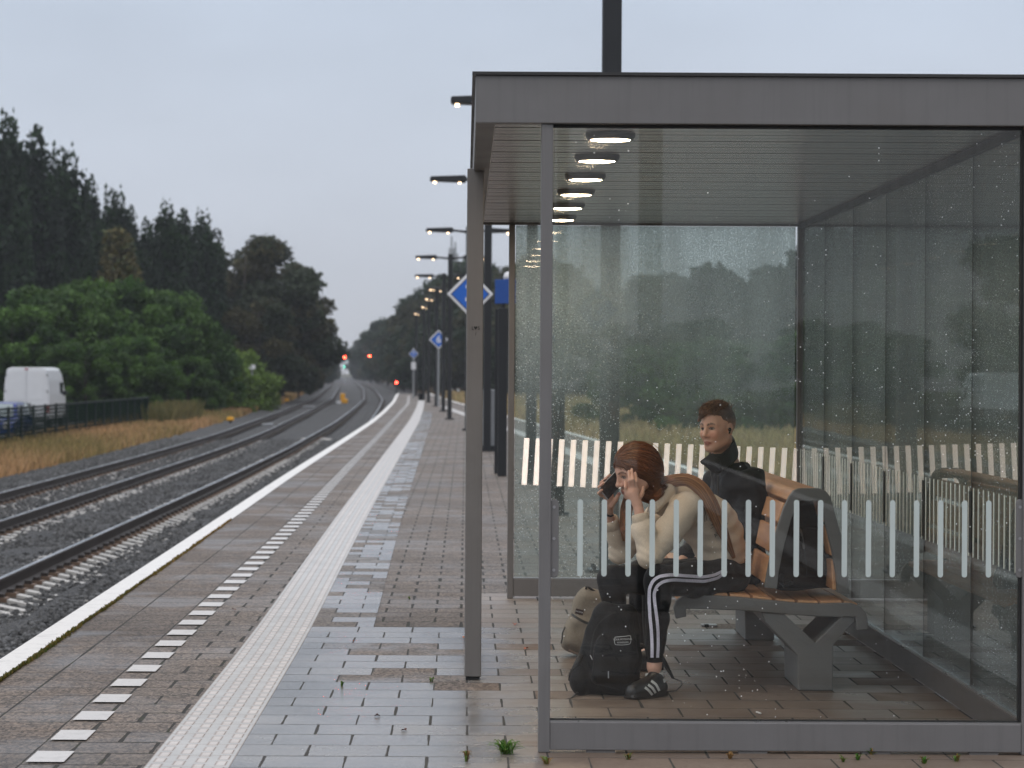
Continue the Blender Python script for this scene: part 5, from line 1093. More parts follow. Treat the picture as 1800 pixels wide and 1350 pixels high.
def strands(name, paths, rad, mat, par, cols, n=3):      # paths (m, k, 3) -> one mesh of thin tapering strands
    m_, k_ = paths.shape[:2]; T = np.gradient(paths, axis=1); T /= np.maximum(np.linalg.norm(T, axis=2), 1e-9)[..., None]; A = np.cross(T, V3(.3, .8, .5)); A /= np.linalg.norm(A, axis=2)[..., None]; B = np.cross(T, A)
    tp = (rad[:, None] * np.sin(np.linspace(.25, 3.0, k_))[None] ** .5)[..., None]; V = np.stack([paths + tp * (A * math.cos(2 * math.pi * j / n) + B * math.sin(2 * math.pi * j / n)) for j in range(n)], 2)
    idx = np.arange(m_ * k_ * n).reshape(m_, k_, n); F_ = np.concatenate([np.stack([idx[:, :-1, j], idx[:, :-1, (j + 1) % n], idx[:, 1:, (j + 1) % n], idx[:, 1:, j]], -1).reshape(-1, 4) for j in range(n)])
    return mesh_np(name, V.reshape(-1, 3), F_, mat, par, True, np.repeat(cols, k_ * n, 0))
M_STR = m_attr('hair_strand', .35, .5)
gh = [o for o in girl.children if o.name.startswith('hair')][0]; rs = np.random.default_rng(8); ns, kp = 520, 12
ya = rs.uniform(-1, 1, ns); st = np.stack([.74 - .55 * ya ** 2 + rs.normal(0, .10, ns), ya * .95, .80 - .55 * np.abs(ya) ** 1.5 + rs.normal(0, .12, ns)], 1); en = np.stack([np.full(ns, -.80), ya * .30, -.62 + rs.normal(0, .07, ns)], 1)
st /= np.linalg.norm(st, axis=1)[:, None]; en /= np.linalg.norm(en, axis=1)[:, None]; om = np.arccos(np.clip((st * en).sum(1), -1, 1))[:, None, None]; tt = np.linspace(0, 1, kp)[None, :, None]
D_ = (np.sin((1 - tt) * om) * st[:, None] + np.sin(tt * om) * en[:, None]) / np.sin(om); pl_ = D_ * .115 + V3(-.012, 0, .02); W_ = GH['c'] + (pl_.reshape(-1, 3) * GH['s']) @ GH['M'].T
W_ = gproj(sd_hair, W_, .0012).reshape(ns, kp, 3) + rs.normal(0, .0006, (ns, 1, 3)); fly = rs.random(ns) < .06; W_[fly] += np.sin(np.linspace(0, 3.14, kp))[None, :, None] * rs.normal(0, .006, (fly.sum(), 1, 3)) + V3(0, 0, .003)
strands('hair_strands', W_, rs.uniform(.0008, .0022, ns), M_STR, gh, np.array([[.16, .058, .024]]) * rs.uniform(.35, 1.9, (ns, 1)))
def tail(cl, rad, n, seed, c0, c1, name):
    rs = np.random.default_rng(seed); kp = 22; C = np.stack([np.interp(np.linspace(0, len(cl) - 1, kp), np.arange(len(cl)), np.array(cl)[:, k]) for k in range(3)], 1)
    for _ in range(2): C[1:-1] = (C[:-2] + 2 * C[1:-1] + C[2:]) / 4
    r_ = np.interp(np.linspace(0, len(cl) - 1, kp), np.arange(len(cl)), rad); T = np.gradient(C, axis=0); T /= np.linalg.norm(T, axis=1)[:, None]; A = np.cross(T, V3(0, 1, 0)); A /= np.linalg.norm(A, axis=1)[:, None]; B = np.cross(T, A)
    an = rs.uniform(0, 6.28, n)[:, None] + np.linspace(0, rs.uniform(.5, 1.5), kp)[None] + rs.normal(0, .1, (n, 1)) * np.linspace(0, 3, kp)[None]; rr = (rs.uniform(.75, 1.18, n)[:, None] + rs.normal(0, .12, (n, 1)) * np.linspace(0, 1, kp)[None]) * r_[None]
    P_ = C[None] + A[None] * (np.cos(an) * rr)[..., None] + B[None] * (np.sin(an) * rr)[..., None]; k = rs.uniform(0, 1, (n, 1)); strands(name, P_, rs.uniform(.0008, .0024, n), M_STR, gh, (np.array([c0]) * (1 - k) + np.array([c1]) * k) * rs.uniform(.5, 1.4, (n, 1)))
tail(TLC[:-1] + [GP(1290, 980, 12.64)], [.040, .025, .024, .027, .027, .022, .006], 460, 4, (.26, .10, .035), (.42, .22, .10), 'hair_strands')
tail([GP(1108, 872, 12.60), GP(1101, 895, 12.60), GP(1098, 925, 12.62), GP(1100, 950, 12.64)], [.024, .023, .019, .012], 160, 5, (.20, .07, .028), (.40, .19, .08), 'hair_strands')
tail([GP(1128, 862, 12.55), GP(1140, 868, 12.53), GP(1153, 866, 12.54), GP(1166, 852, 12.57)], [.038, .037, .034, .028], 200, 6, (.09, .035, .018), (.22, .08, .03), 'hair_strands')
m = MB(); m.tube([GP(1064, 902, 12.60), GP(1068.5, 906.5, 12.575), GP(1074, 907.5, 12.575), GP(1078, 905.5, 12.60)], .0045, 8); m.build('bracelet', M_TR, girl, True)
# print on the back of the hoodie
PRT = simple('print_ink', (.02, .02, .022), .7)
def arcs(cx_, cy__, r, a0, a1, w, n=30): return ribbon('print', sd_hoodie, [at(cx_ + r * math.cos(a) * .62, cy__ + r * math.sin(a), 12.6) for a in np.linspace(R(a0), R(a1), n)], w, PRT, hood, .0022, n, -.5)
arcs(1249, 911, 18, -200, 90, .0016); arcs(1249, 911, 12, -200, 80, .0016); arcs(1250, 911, 5, 20, 330, .0016)
ribbon('print', sd_hoodie, [at(1249, 923, 12.6), at(1256, 922, 12.6), at(1258, 927, 12.6)], .0016, PRT, hood, .0022, 10, -.5)
def word(body, size, c, ang, f, par, name, mat, y0=-.5, off_=.003):
    o = text(name, body, size, (0, 0, 0), (0, 0, 0), mat, None, 0); me = o.data; bm = bmesh.new(); bm.from_mesh(me); bmesh.ops.triangulate(bm, faces=bm.faces); bmesh.ops.subdivide_edges(bm, edges=[e for e in bm.edges if e.calc_length() > size * .5], cuts=1); bm.to_mesh(me); bm.free()
    A = np.array([v.co[:] for v in me.vertices]); ca, sa = math.cos(ang), math.sin(ang); X = A[:, 0] * ca - A[:, 1] * sa; Z = A[:, 0] * sa + A[:, 1] * ca
    P_ = np.stack([c[0] + X, np.full(len(A), c[1]), c[2] + Z], 1); P_ = drape(f, P_, off_, y0)
    me.vertices.foreach_set('co', P_.astype(np.float32).ravel()); me.update(); o.parent = par; o.matrix_parent_inverse = WM(par).inverted(); return o
word('ALL THE', .024, at(1268, 931, 12.6), R(48), sd_hoodie, hood, 'lettering', PRT)
word('FEEL', .022, at(1241, 893, 12.6), R(-62), sd_hoodie, hood, 'lettering', PRT)
# her phone
PH = thing('mobile_phone', 'black mobile phone held to the far ear of the girl in the hoodie', 'phone', GP(1076, 852, 12.5))
a_, b_, c_ = GP(1060.5, 868.5, 12.49), GP(1091, 836, 12.575), GP(1067.5, 876, 12.50); ex = (b_ - a_); L_ = np.linalg.norm(ex); ex /= L_; ey = c_ - GP(1053.5, 861, 12.485); wd = np.linalg.norm(ey); ey /= wd; ez = np.cross(ex, ey); ez /= np.linalg.norm(ez); ey = np.cross(ez, ex)
Mp = Matrix(((ex[0], ey[0], ez[0], (a_[0] + b_[0]) / 2), (ex[1], ey[1], ez[1], (a_[1] + b_[1]) / 2), (ex[2], ey[2], ez[2], (a_[2] + b_[2]) / 2), (0, 0, 0, 1)))
m = MB(); m.box(-.073, .073, -.034, .034, -.0045, .0045, 0, Mp); m.build('phone_case', simple('phone_edge', (.35, .33, .33), .35), PH, bevel=.003)
sgn = 1 if ez[1] < 0 else -1
m = MB(); m.box(-.071, .071, -.0325, .0325, *sorted((sgn * .0045, sgn * .0056)), 0, Mp); m.build('screen', simple('phone_screen', (.008, .008, .01), .12), PH)
# ---- the boy behind her
bc = GP(1261, 753, 13.30); BH = head_frame(bc, R(45), R(4), R(2), .94)
b_neck = GP(1273, 806, 13.36); b_sp = [GP(1303, 1000, 13.42), GP(1298, 930, 13.42), GP(1288, 856, 13.40)]
b_shL, b_shR = GP(1321, 848, 13.24), GP(1262, 842, 13.56); b_elL, b_elR = GP(1322, 945, 13.18), GP(1236, 935, 13.58)
b_wrL, b_wrR = GP(1262, 985, 13.12), GP(1200, 985, 13.45)
b_hipL, b_hipR = GP(1290, 1010, 13.30), GP(1285, 1008, 13.52); b_knL, b_knR = GP(1150, 1010, 13.28), GP(1128, 1008, 13.52); b_anL, b_anR = GP(1150, 1145, 13.30), GP(1128, 1140, 13.55)
def sd_boy(P):
    d = sd_head(hl(BH, P)) * .94; d = smin(d, rc(P, hw(BH, -.025, 0, -.05), b_neck, .050, .055), .03)
    d = smin(d, U(P, [capf([b_neck, b_sp[2], b_sp[1], b_sp[0]], [.055, .09, .09, .10]), capf([b_shL, b_shR], [.05, .05])], .05), .04)
    for s_, e_, w_, k in ((b_shL, b_elL, b_wrL, -1), (b_shR, b_elR, b_wrR, 1)):
        d = smin(d, capf([s_, e_, w_], [.045, .036, .025])(P), .02); ax = (w_ - e_) / np.linalg.norm(w_ - e_); up_ = V3(0, 0, 1); sd_ = np.cross(ax, up_)
        pm = w_ + ax * .055; d = smin(d, rc(P, w_ + ax * .02, pm, .022, .024), .015)
        for j, o_ in enumerate((-.026, -.009, .009, .026)): st = pm + sd_ * o_; ln = (.032, .037, .035, .028)[j]; d = smin(d, chain(P, [st, st + ax * ln, st + ax * (ln + .02) - up_ * .02], [.0088, .008, .0066], .004), .005)
        d = smin(d, chain(P, [w_ + ax * .02 + sd_ * .02 * -k, w_ + ax * .05 + sd_ * .045 * -k, w_ + ax * .075 + sd_ * .05 * -k], [.011, .0095, .008], .004), .006)
    for h, k, a in ((b_hipL, b_knL, b_anL), (b_hipR, b_knR, b_anR)): d = smin(d, capf([h, k, k * .5 + a * .5 + V3(.015, 0, .03), a, a + V3(-.12, 0, -.05)], [.075, .052, .050, .035, .025])(P), .03)
    return d
boy = thing('person', 'boy with short hair, earbud and black high-collared jacket sitting behind the girl', 'person', (b_sp[0][0], 13.4, 0))
bb = sdf_obj('body', sd_boy, (.68, 12.98, .03), (1.52, 13.80, 1.36), .0050, M_SKIN, boy, lambda v: skin_cols(v, [(BH, (.045, .03, .022))], (.62, .37, .265)))
def sd_jacket(P):
    d = U(P, [lambda P: ell(P, GP(1300, 985, 13.42), (.125, .19, .16)), lambda P: ell(P, GP(1294, 915, 13.42), (.120, .20, .17)), lambda P: ell(P, GP(1288, 856, 13.40), (.100, .20, .095))], .08)
    d = smin(d, U(P, [capf([b_shL, b_elL], [.074, .058]), capf([b_elL, b_elL * .25 + b_wrL * .75], [.054, .044])], .02), .04)
    d = smin(d, U(P, [capf([b_shR, b_elR], [.068, .056]), capf([b_elR, b_elR * .25 + b_wrR * .75], [.054, .044])], .02), .04)
    d = smin(d, rc(P, GP(1272, 812, 13.36), GP(1288, 838, 13.40), .066, .10), .05)
    d = d + folds(P, .004, (30, 12, 34, 0), (12, 20, -48, 2)) + .020 * np.abs(vnoise(P + .15 * P[:, [2, 0, 1]], 12)) + .008 * np.abs(vnoise(P, 29)) - .006
    return smax(d, -rc(P, b_neck + V3(0, 0, -.0), b_neck + V3(-.02, 0, .12), .057, .062), .01)
M_JK = m_cloth('black_shell_cloth', (.017, .018, .021), .5, 400)
jk = sdf_obj('jacket', sd_jacket, (.90, 13.0, .36), (1.62, 13.80, .98), .0055, M_JK, boy)
def sheet(name, pts_rows, th, mat, par):                              # a thick bent sheet through rows of points
    A = np.array([[tuple(p) for p in r] for r in pts_rows]); nr, nc = A.shape[:2]
    f = lambda M_: np.stack([np.interp(np.linspace(0, nc - 1, (nc - 1) * 4 + 1), np.arange(nc), M_[:, k]) for k in range(3)], -1)
    A = np.stack([f(r) for r in A]); nr, nc = A.shape[:2]; q = [(i * nc + j, i * nc + j + 1, (i + 1) * nc + j + 1, (i + 1) * nc + j) for i in range(nr - 1) for j in range(nc - 1)]
    o = mesh_np(name, A.reshape(-1, 3), q, mat, par, True); s = o.modifiers.new('s', 'SOLIDIFY'); s.thickness = th; s.offset = 0; b = o.modifiers.new('b', 'SUBSURF'); b.levels = b.render_levels = 1; return o
sheet('collar', [[at(1233, 816, 13.22), at(1247, 824, 13.17), at(1262, 832, 13.19), at(1284, 822, 13.23), at(1298, 806, 13.33), at(1299, 796, 13.44), at(1284, 790, 13.50), at(1262, 806, 13.50), at(1244, 816, 13.42)],
                 [at(1229, 811, 13.20), at(1251, 797, 13.19), at(1268, 796, 13.22), at(1281, 785, 13.25), at(1290, 770, 13.33), at(1287, 764, 13.42), at(1277, 768, 13.47), at(1258, 785, 13.47), at(1243, 800, 13.40)]], .008, M_JK, boy)
sheet('collar', [[at(1229, 811, 13.195), at(1236, 817, 13.18), at(1246, 826, 13.17)], [at(1238, 805, 13.195), at(1252, 812, 13.165), at(1262, 836, 13.165)], [at(1252, 794, 13.19), at(1266, 806, 13.165), at(1272, 828, 13.165)]], .006, M_JK, boy)
m = MB(); m.tube([at(1262, 836, 13.165), at(1262, 870, 13.19), at(1258, 905, 13.19)], .004, 6); m.build('zip', simple('zip_grey', (.05, .05, .05), .4), jk)
def sd_btr(P):
    d = ell(P, GP(1292, 1008, 13.42), (.12, .18, .09))
    for h, k, a in ((b_hipL, b_knL, b_anL), (b_hipR, b_knR, b_anR)): d = smin(d, capf([h, k, a], [.09, .068, .05])(P), .03)
    return smax(d + folds(P, .002, (40, 0, 30, 0)), .085 - P[:, 2], .006)
sdf_obj('trousers', sd_btr, (.68, 13.1, .07), (1.52, 13.72, .66), .007, M_TR, boy)
for a in (b_anL, b_anR): h_ = a + V3(.05, 0, 0); t_ = a + V3(-.20, -.03, 0); h_[2] = t_[2] = 0; shoe('shoe', h_, t_, boy, M_SHOE, 0)
def sd_bhair(P):
    q = hl(BH, P); Qs = q.copy(); Qs[:, 1] = np.abs(q[:, 1]); d = ell(Qs, V3(-.014, 0, .036), (.1015, .0805, .0925))
    top = ell(q, V3(.008, .0, .088), (.090, .062, .046)); d = smin(d, top + .005 * vnoise(P, 60), .02)
    fr = rc(q, V3(.078, -.008, .100), V3(.097, -.042, .048), .022, .009); d = smin(d, fr + .003 * vnoise(P, 90), .015)
    hl_ = .062 - 1.0 * np.clip(Qs[:, 1] - .05, 0, 1) - .3 * np.clip(.075 - Qs[:, 0], 0, 1)
    face = np.maximum(-(Qs[:, 0] - .004), Qs[:, 2] - np.where(Qs[:, 0] > .035, .080 - .45 * np.clip(Qs[:, 1] - .03, 0, 1) - .3 * np.clip(-q[:, 1], 0, .05), .030 + .5 * np.clip(Qs[:, 0], 0, .1))); d = smax(d, -np.maximum(face, -fr - .001), .005)
    d = smax(d, -np.maximum(Qs[:, 2] + .045, -1), .01) if False else smax(d, -(Qs[:, 2] + .045 - .0 * Qs[:, 0]), .01)
    return d
def bh_col(v):
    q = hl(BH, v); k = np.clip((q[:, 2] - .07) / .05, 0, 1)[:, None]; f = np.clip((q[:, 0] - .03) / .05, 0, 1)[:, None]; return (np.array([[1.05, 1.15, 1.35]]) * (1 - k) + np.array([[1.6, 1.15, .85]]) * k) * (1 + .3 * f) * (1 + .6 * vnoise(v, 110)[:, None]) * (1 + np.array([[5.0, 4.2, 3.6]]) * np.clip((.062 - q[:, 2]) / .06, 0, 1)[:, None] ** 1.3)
M_HAIRB = m_hair('short_brown_hair', (.050, .032, .024), (.115, .065, .042), (30, 30, 60))
hb_ = sdf_obj('hair', sd_bhair, bc - .15, bc + .16, .0036, M_HAIRB, boy, bh_col)
m = MB()
for i in range(300):                                               # short spikes on the crown
    x, y = rng.uniform(-.075, .075), rng.uniform(-.055, .055); z = .036 + .094 * math.sqrt(max(.05, 1 - (x / .1) ** 2 - (y / .085) ** 2)); b0 = hw(BH, x, y, z - .004); b1 = hw(BH, x * 1.22 + rng.uniform(-.014, .014), y * 1.2 + rng.uniform(-.01, .01), z + rng.uniform(.012, .030)); m.tube([b0, b1], [.0022, .0004], 3)
m.build('hair_tips', simple('hair_tip', (.12, .06, .035), .5), hb_)
ns = 620; kp = 6; th = rs.uniform(0, 6.28, ns); rr_ = np.sqrt(rs.random(ns)); x_ = .012 + .085 * rr_ * np.cos(th); y_ = .066 * rr_ * np.sin(th); z_ = .036 + .10 * np.sqrt(np.clip(1 - (x_ / .108) ** 2 - (y_ / .09) ** 2, .02, 1))
L_ = rs.uniform(.018, .042, ns); dr = np.stack([np.full(ns, .85), rs.normal(-.25, .35, ns), rs.normal(-.1, .2, ns)], 1); tt = np.linspace(0, 1, kp)[None, :, None]
Q_ = np.stack([x_, y_, z_], 1)[:, None] + dr[:, None] * (L_[:, None, None] * tt); W_ = BH['c'] + (Q_.reshape(-1, 3) * BH['s']) @ BH['M'].T; W_ = gproj(sd_bhair, W_, .0015).reshape(ns, kp, 3); W_ = W_ + (BH['M'][:, 2] * 1.0)[None, None] * (rs.uniform(-.001, .010, ns)[:, None, None] * np.sin(tt * 2.6)) 
strands('hair_strands', W_, rs.uniform(.0009, .0024, ns), M_STR, hb_, np.array([[.15, .08, .048]]) * rs.uniform(.4, 1.8, (ns, 1)))
eb = hw(BH, .004, .088, -.006); m = MB(); m.tube([eb + V3(0, .012, 0), eb - V3(.004, .008, 0)], .0085, 10); m.tube([eb, eb + V3(-.004, -.006, -.020)], .0045, 8); m.build('earbud', simple('earbud_black', (.01, .01, .012), .2), boy, True)
# ------------------------------------------------------------------ bags
def bag_stuff(): pass
M_CANV = m_cloth('grey_canvas', (.235, .20, .155), .9, 500, var=.2); M_BBAG = m_cloth('black_nylon', (.007, .007, .0075), .7, 500); M_STRAP = simple('webbing', (.012, .012, .012), .6, 0, .2, 60)
# grey rucksack on the floor
bg1 = thing('backpack', 'grey canvas backpack with a small dark name patch, behind the black one', 'backpack', GP(1022, 1157, 13.9) * V3(1, 1, 0))
A1, B1_ = GP(1022, 1128, 13.98), GP(1040, 1058, 13.98)
def sd_bag1(P):
    c = (A1 + B1_) / 2; up_ = (B1_ - A1) / np.linalg.norm(B1_ - A1); rt_ = np.cross(V3(0, 1, 0), up_); rt_ = rt_ if rt_[0] > 0 else -rt_; M_ = np.stack([rt_, V3(0, 1, 0), up_], 1); Q = (P - c) @ M_
    w = 1 + .25 * np.clip(-Q[:, 2] / .17, -1, 1) * .6; Q2 = np.stack([Q[:, 0] / w, Q[:, 1], Q[:, 2]], 1)
    d = rbox(Q2, V3(.012, 0, .0), (.105, .10, .172), .05); pk = rbox(Q2, V3(.0, -.085, -.06), (.09, .045, .085), .04); d = smin(d, pk, .015)
    d = smax(d, -(rc(Q, V3(-.2, -.135, .028), V3(.2, -.135, .028), .012, .012)), .01)
    d = d + folds(P, .0025, (50, 0, 30, 0), (-15, 10, 60, 1)); return smax(d, .004 - P[:, 2], .006)
b1 = sdf_obj('bag_body', sd_bag1, (.42, 13.74, -.01), (.80, 14.14, .38), .005, M_CANV, bg1)
PCH = simple('patch_dark', (.03, .012, .012), .6); WTX = simple('patch_white', (.55, .55, .55), .6)
cpt = drape(sd_bag1, [at(1018, 1075, 13.9)], .003, -.4)[0]; Mp1 = Matrix.Translation(cpt) @ Matrix.Rotation(R(14), 4, 'Y') @ Matrix.Rotation(R(90), 4, 'X')
m = MB(); m.box(-.021, .021, -.0135, .0135, 0, .003, 0, Mp1); pc = m.build('patch', PCH, b1, bevel=.001)
text('lettering', 'EASTPAK', .0095, Vector(cpt) + Vector((0, -.0042, 0)), Matrix.Rotation(R(14), 4, 'Y') @ Matrix.Rotation(R(90), 4, 'X'), WTX, pc, .0003)
ribbon('zip', sd_bag1, [at(999, 1079, 13.8), at(1015, 1088, 13.8), at(1030, 1096, 13.8), at(1046, 1101, 13.8)], .012, M_STRAP, b1, .003, 30, -.4)
m = MB(); m.tube([at(1030, 1037, 13.92), at(1031, 1031, 13.90), at(1036, 1033, 13.90), at(1046, 1040, 13.92)], .006, 8); m.build('handle', M_STRAP, b1, True)
m = MB(); m.tube([at(993, 1103, 13.9), at(989, 1112, 13.86), at(988, 1124, 13.86), at(986.5, 1131, 13.86)], .004, 6); m.build('strap', M_STRAP, b1, True)
ribbon('piping', sd_bag1, [at(1001, 1145, 13.8), at(1010, 1150, 13.8), at(1019, 1153, 13.8)], .010, simple('tan_trim', (.45, .33, .24), .6), b1, .003, 12, -.4)
# black rucksack standing in front of the girl
bg2 = thing('backpack', 'black backpack with a white-outlined slogan patch at the feet of the girl', 'backpack', GP(1070, 1226, 12.2) * V3(1, 1, 0))
def sd_bag2(P):
    o_, t2 = GP(1064, 1219, 12.33), GP(1084, 1066, 12.42); d = None
    up_ = (t2 - o_) / np.linalg.norm(t2 - o_); rt_ = np.cross(V3(0, 1, 0), up_); rt_ = rt_ if rt_[0] > 0 else -rt_; fr_ = np.cross(up_, rt_); fr_ = fr_ if fr_[1] > 0 else -fr_
    Q = (P - (o_ + t2) / 2) @ np.stack([rt_, fr_, up_], 1); k = np.clip(Q[:, 2] / .21, -1, 1); w = 1.02 - .20 * k - .10 * k * k; Q2 = np.stack([Q[:, 0] / w, Q[:, 1] / (1 - .15 * k), Q[:, 2]], 1)
    d = rbox(Q2, V3(0, 0, 0), (.130, .085, .215), .065); pk = rbox(Q2, V3(.015, -.10, -.06), (.088, .045, .125), .04); d = smin(d, pk, .018)
    d = smin(d, rbox(Q2, V3(.02, -.075, .09), (.07, .035, .07), .03), .03)
    sd2 = ell(P, GP(1020, 1196, 12.28), (.045, .06, .075)); d = smin(d, sd2, .02)
    d = d + folds(P, .0035, (36, 8, 22, 0), (-18, 10, 50, 1)) + .003 * np.abs(vnoise(P, 20)); return smax(d, .003 - P[:, 2], .006)
b2 = sdf_obj('bag_body', sd_bag2, (.42, 12.08, -.01), (.92, 12.62, .52), .0055, M_BBAG, bg2)
cpt = drape(sd_bag2, [at(1095.5, 1127.5, 12.2)], .004, -.4)[0]; W2 = simple('slogan_white', (.52, .52, .52), .6)
def on2(px, py): return at(px, py, 12.2)
rp = [(1082, 1121.5), (1095, 1120.5), (1110, 1119), (1110, 1129), (1108, 1133.5), (1095, 1135), (1082, 1134.5), (1080.5, 1130), (1082, 1121.5)]
ribbon('patch_outline', sd_bag2, [on2(*p) for p in rp], .0018, W2, b2, .003, 60, -.4)
word('YOUR POTENTIAL', .0105, at(1095.5, 1125.3, 12.2), R(2), sd_bag2, b2, 'lettering', W2, -.4, .003); word('IS ENDLESS', .0105, at(1095.5, 1130.6, 12.2), R(2), sd_bag2, b2, 'lettering', W2, -.4, .003)
SEAM = simple('seam', (.004, .004, .004), .7); ribbon('zip', sd_bag2, [on2(1039, 1155), on2(1041, 1135), on2(1046, 1115), on2(1056, 1098), on2(1070, 1086), on2(1084, 1080)], .004, SEAM, b2, .003, 40, -.4)
for p_, q_ in (((1039, 1155), (1042, 1161)), ((1069, 1179), (1069, 1191))): m = MB(); u = drape(sd_bag2, [on2(*p_), on2(*q_)], .005, -.4); m.tube([u[0], u[1]], .0028, 6); m.build('zip_pull', STEEL, b2)
m = MB(); m.tube([at(1022, 1208, 12.3), at(1014, 1219, 12.22), at(1004, 1227, 12.15), at(990, 1230.5, 12.11), at(977, 1231.5, 12.10)], [.006, .006, .005, .006, .008], 8, sq=.5); m.build('strap', M_STRAP, b2, True)
m = MB(); m.tube([at(1004, 1196, 12.3), at(1005, 1186, 12.28), at(1012, 1172, 12.27), at(1022, 1150, 12.28)], .014, 8, sq=.5); m.build('strap', M_STRAP, b2, True)
m = MB(); m.tube([at(1120, 1130, 12.5), at(1162, 1150, 12.5), at(1172, 1172, 12.5), at(1183, 1192, 12.46)], [.02, .022, .018, .008], 8, sq=.4); m.tube([at(1183, 1192, 12.46), at(1198, 1198, 12.45), at(1199, 1204, 12.44), at(1189, 1214, 12.42), at(1172, 1216, 12.40)], .0025, 6); m.build('strap', M_STRAP, b2, True)
# dark rucksack on the other half of the bench
bg3 = thing('backpack', 'brown-black backpack leaning upright on the empty half of the bench', 'backpack', GP(1420, 1040, 12.8))
def sd_bag3(P):
    o_, t2 = GP(1424, 1036, 12.80), GP(1416, 876, 12.86); up_ = (t2 - o_) / np.linalg.norm(t2 - o_); rt_ = np.cross(V3(0, 1, 0), up_); rt_ = rt_ if rt_[0] > 0 else -rt_; Q = (P - (o_ + t2) / 2) @ np.stack([rt_, V3(0, 1, 0), up_], 1)
    k = np.clip(Q[:, 2] / .21, -1, 1); w = .86 - .34 * k; Q2 = np.stack([Q[:, 0] / w, Q[:, 1], Q[:, 2]], 1)
    d = rbox(Q2, V3(0, 0, 0), (.150, .13, .208), .05); d = smin(d, rbox(Q2, V3(.03, -.13, -.05), (.11, .04, .11), .035), .012)
    return d + folds(P, .003, (30, 8, 26, 0), (-18, 10, 50, 1))
M_BR = m_cloth('brown_black_nylon', (.022, .016, .013), .75, 500); b3 = sdf_obj('bag_body', sd_bag3, (1.38, 12.54, .40), (1.80, 13.06, .92), .0055, M_BR, bg3)
for path in ([(1407, 930), (1416, 960), (1421, 1000), (1422, 1035)], [(1383, 982), (1408, 994), (1440, 1008), (1458, 1012)]): ribbon('seam', sd_bag3, [at(*p, 12.6) for p in path], .004, SEAM, b3, .003, 30, -.4)
ribbon('tag', sd_bag3, [at(1408, 925, 12.6), at(1413, 945, 12.6), at(1416, 966, 12.6)], .010, simple('grey_tape', (.07, .065, .06), .6), b3, .003, 20, -.4)
m = MB(); m.tube([at(1375, 1010, 12.62), at(1371, 1022, 12.60), at(1378, 1030, 12.6), at(1392, 1024, 12.62)], .014, 8, sq=.6); m.build('strap', M_STRAP, b3, True)
# ------------------------------------------------------------------ small litter and weeds
p = at(1246, 1098, 15.1); fx = thing('floor_fixture', 'small metal plate with a latch lying on the shelter floor under the bench', 'metal plate', (p.x, 15.6, 0)); k = gnd(1246, 1102)
m = MB(); m.box(k.x - .045, k.x + .045, k.y - .05, k.y + .04, .004, .016); m.build('plate', STEEL, fx, bevel=.003); m = MB(); m.box(k.x - .03, k.x - .005, k.y - .056, k.y - .03, .004, .02); m.build('latch', BLACK, fx)
k = gnd(1337, 1259); m = MB(); m.tube([(k.x - .012, k.y + .05, .012), (k.x, k.y, .012)], .004, 8); tag(m.build('cigarette_butt', simple('paper_white', (.7, .68, .64), .7)), 'white cigarette butt on the floor just inside the near glass', 'cigarette butt')
for i, (px, py, col, lab) in enumerate(((905, 1098, (.55, .12, .05), 'tiny orange leaf on the paving, the one farther from us between the posts'), (924, 1140.5, (.55, .13, .05), 'tiny orange leaf on the paving, the one nearer to us between the posts'), (816, 1122, (.55, .2, .1), 'tiny orange scrap touching the left side of the front post'), (663, 1259, (.06, .02, .015), 'dark dead leaf on the grey wet tiles, left of the other'), (711, 1285, (.08, .025, .02), 'dark dead leaf on the grey wet tiles, nearest to us'), (412, 1072, (.16, .06, .03), 'brown dead leaf beside the row of white blocks'))):
    k = gnd(px, py, .006); m = MB(); n = 8; m.add([(k.x + .012 * math.cos(a) * (1 + .5 * math.sin(3 * a + i)), k.y + .022 * math.sin(a), .008 + .006 * math.cos(2 * a + i) + .004) for a in np.linspace(0, 2 * math.pi, n, endpoint=False)] + [(k.x, k.y, .010)], [(j, (j + 1) % n, n) for j in range(n)])
    tag(m.build('fallen_leaf', simple('leaf_%d' % i, col, .6)), lab, 'leaf')
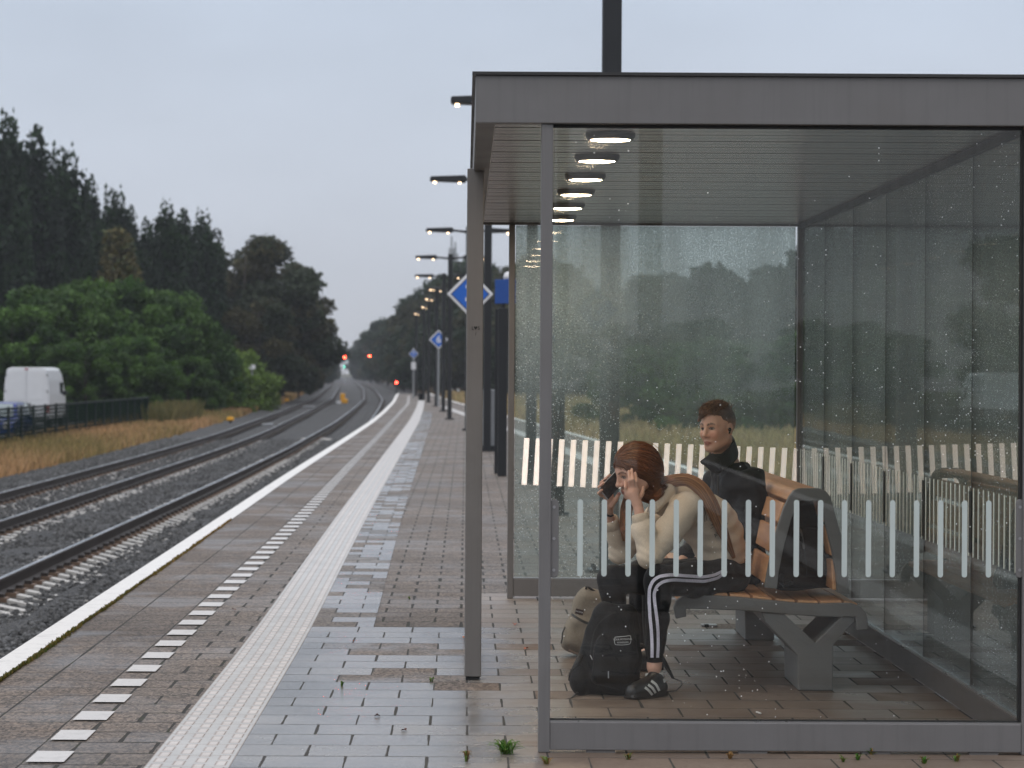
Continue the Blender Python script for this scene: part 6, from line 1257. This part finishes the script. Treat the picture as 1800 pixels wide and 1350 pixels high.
def weed(px, py, r, h, n, cols, label, group=None, Y=None):
    k = gnd(px, py) if Y is None else Vector((at(px, py, Y).x, Y, 0)); rg = np.random.default_rng(int(px)); m = MB(); V = []; C = []; Fs = []
    for i in range(n):
        a = rg.uniform(0, 6.28); l = r * rg.uniform(.5, 1.1); hh = h * rg.uniform(.4, 1.1); w = .0035; ox, oy = rg.normal(0, r * .12, 2); c = np.array(cols[rg.integers(0, len(cols))]) * rg.uniform(.7, 1.3)
        ca, sa = math.cos(a), math.sin(a); b = len(V)
        for t_, ww in ((0, .6), (.45, 1), (.8, .7), (1, .05)): x, z = l * t_, .004 + hh * math.sin(t_ * 2.3) * 1.1; V += [(k.x + ox + x * ca - w * ww * sa, k.y + oy + x * sa + w * ww * ca, z), (k.x + ox + x * ca + w * ww * sa, k.y + oy + x * sa - w * ww * ca, z)]; C += [c, c]
        Fs += [(b + 2 * j, b + 2 * j + 1, b + 2 * j + 3, b + 2 * j + 2) for j in range(3)]
    return tag(mesh_np('weed', V, Fs, M_BLADE, col=np.array(C)), label, 'weed', group)
GRN1, GRN2, BRN = (.07, .17, .03), (.13, .20, .05), (.25, .15, .06)
weed(890, 1327, .085, .045, 60, (GRN1, GRN2), 'leafy green weed growing between the tiles in front of the shelter corner')
weed(820, 1340, .03, .04, 16, (GRN2, BRN), 'small yellowish weed left of the leafy one'); weed(961, 1345, .03, .03, 14, (BRN, GRN2), 'brown weed at the foot of the near left post')
for px, py, lab in ((1105, 1337, 'weed tuft below the near glass, leftmost in the row'), (1284, 1336, 'reddish dry weed tuft below the panel near the stony tile'), (1531, 1328, 'small green weed under the panel, left of the stalky one'), (1555, 1327, 'weed tuft with a red-brown stalk against the grey panel'), (1483, 1341, 'yellow green weed in the joint nearest the bottom edge'), (1508, 1338, 'tiny bright green weed beside the yellow green one'), (1682, 1340, 'spiky weed in front of the shelter foot at the right'), (1625, 1344, 'faint weed just left of the spiky one')):
    weed(px, py, .024, .024 if px != 1555 else .06, 16, (GRN1, GRN2, BRN) if px != 1284 else (BRN,), lab)
for px, py, lab in ((600, 1207, 'weed in the tile joint, the one beside the grey tile'), (758, 1200, 'weed in the tile joint left of the front post'), (720, 1055, 'small weed far up the grey wet tiles')): weed(px - 0, py, .02, .02, 10, (GRN1, GRN2), lab)
gr = [tuple(at(px, py, 1)) for px, py in ()]
def regM(n):
    i = rng.random(n); Y = 12.6 + (rng.random(n) ** 1.5) * 14; dens = (np.sin(Y * 2.3) + np.sin(Y * .9 + 1)) > -.1; X = EDGE(Y) + .16 + rng.normal(0, .006, n); return np.where(dens, X, EDGE(Y) + .157), Y
blades('moss_tufts', 2600, regM, .016, .007, ((.22, .13, .04), (.07, .09, .025)), M_BLADE, .004)
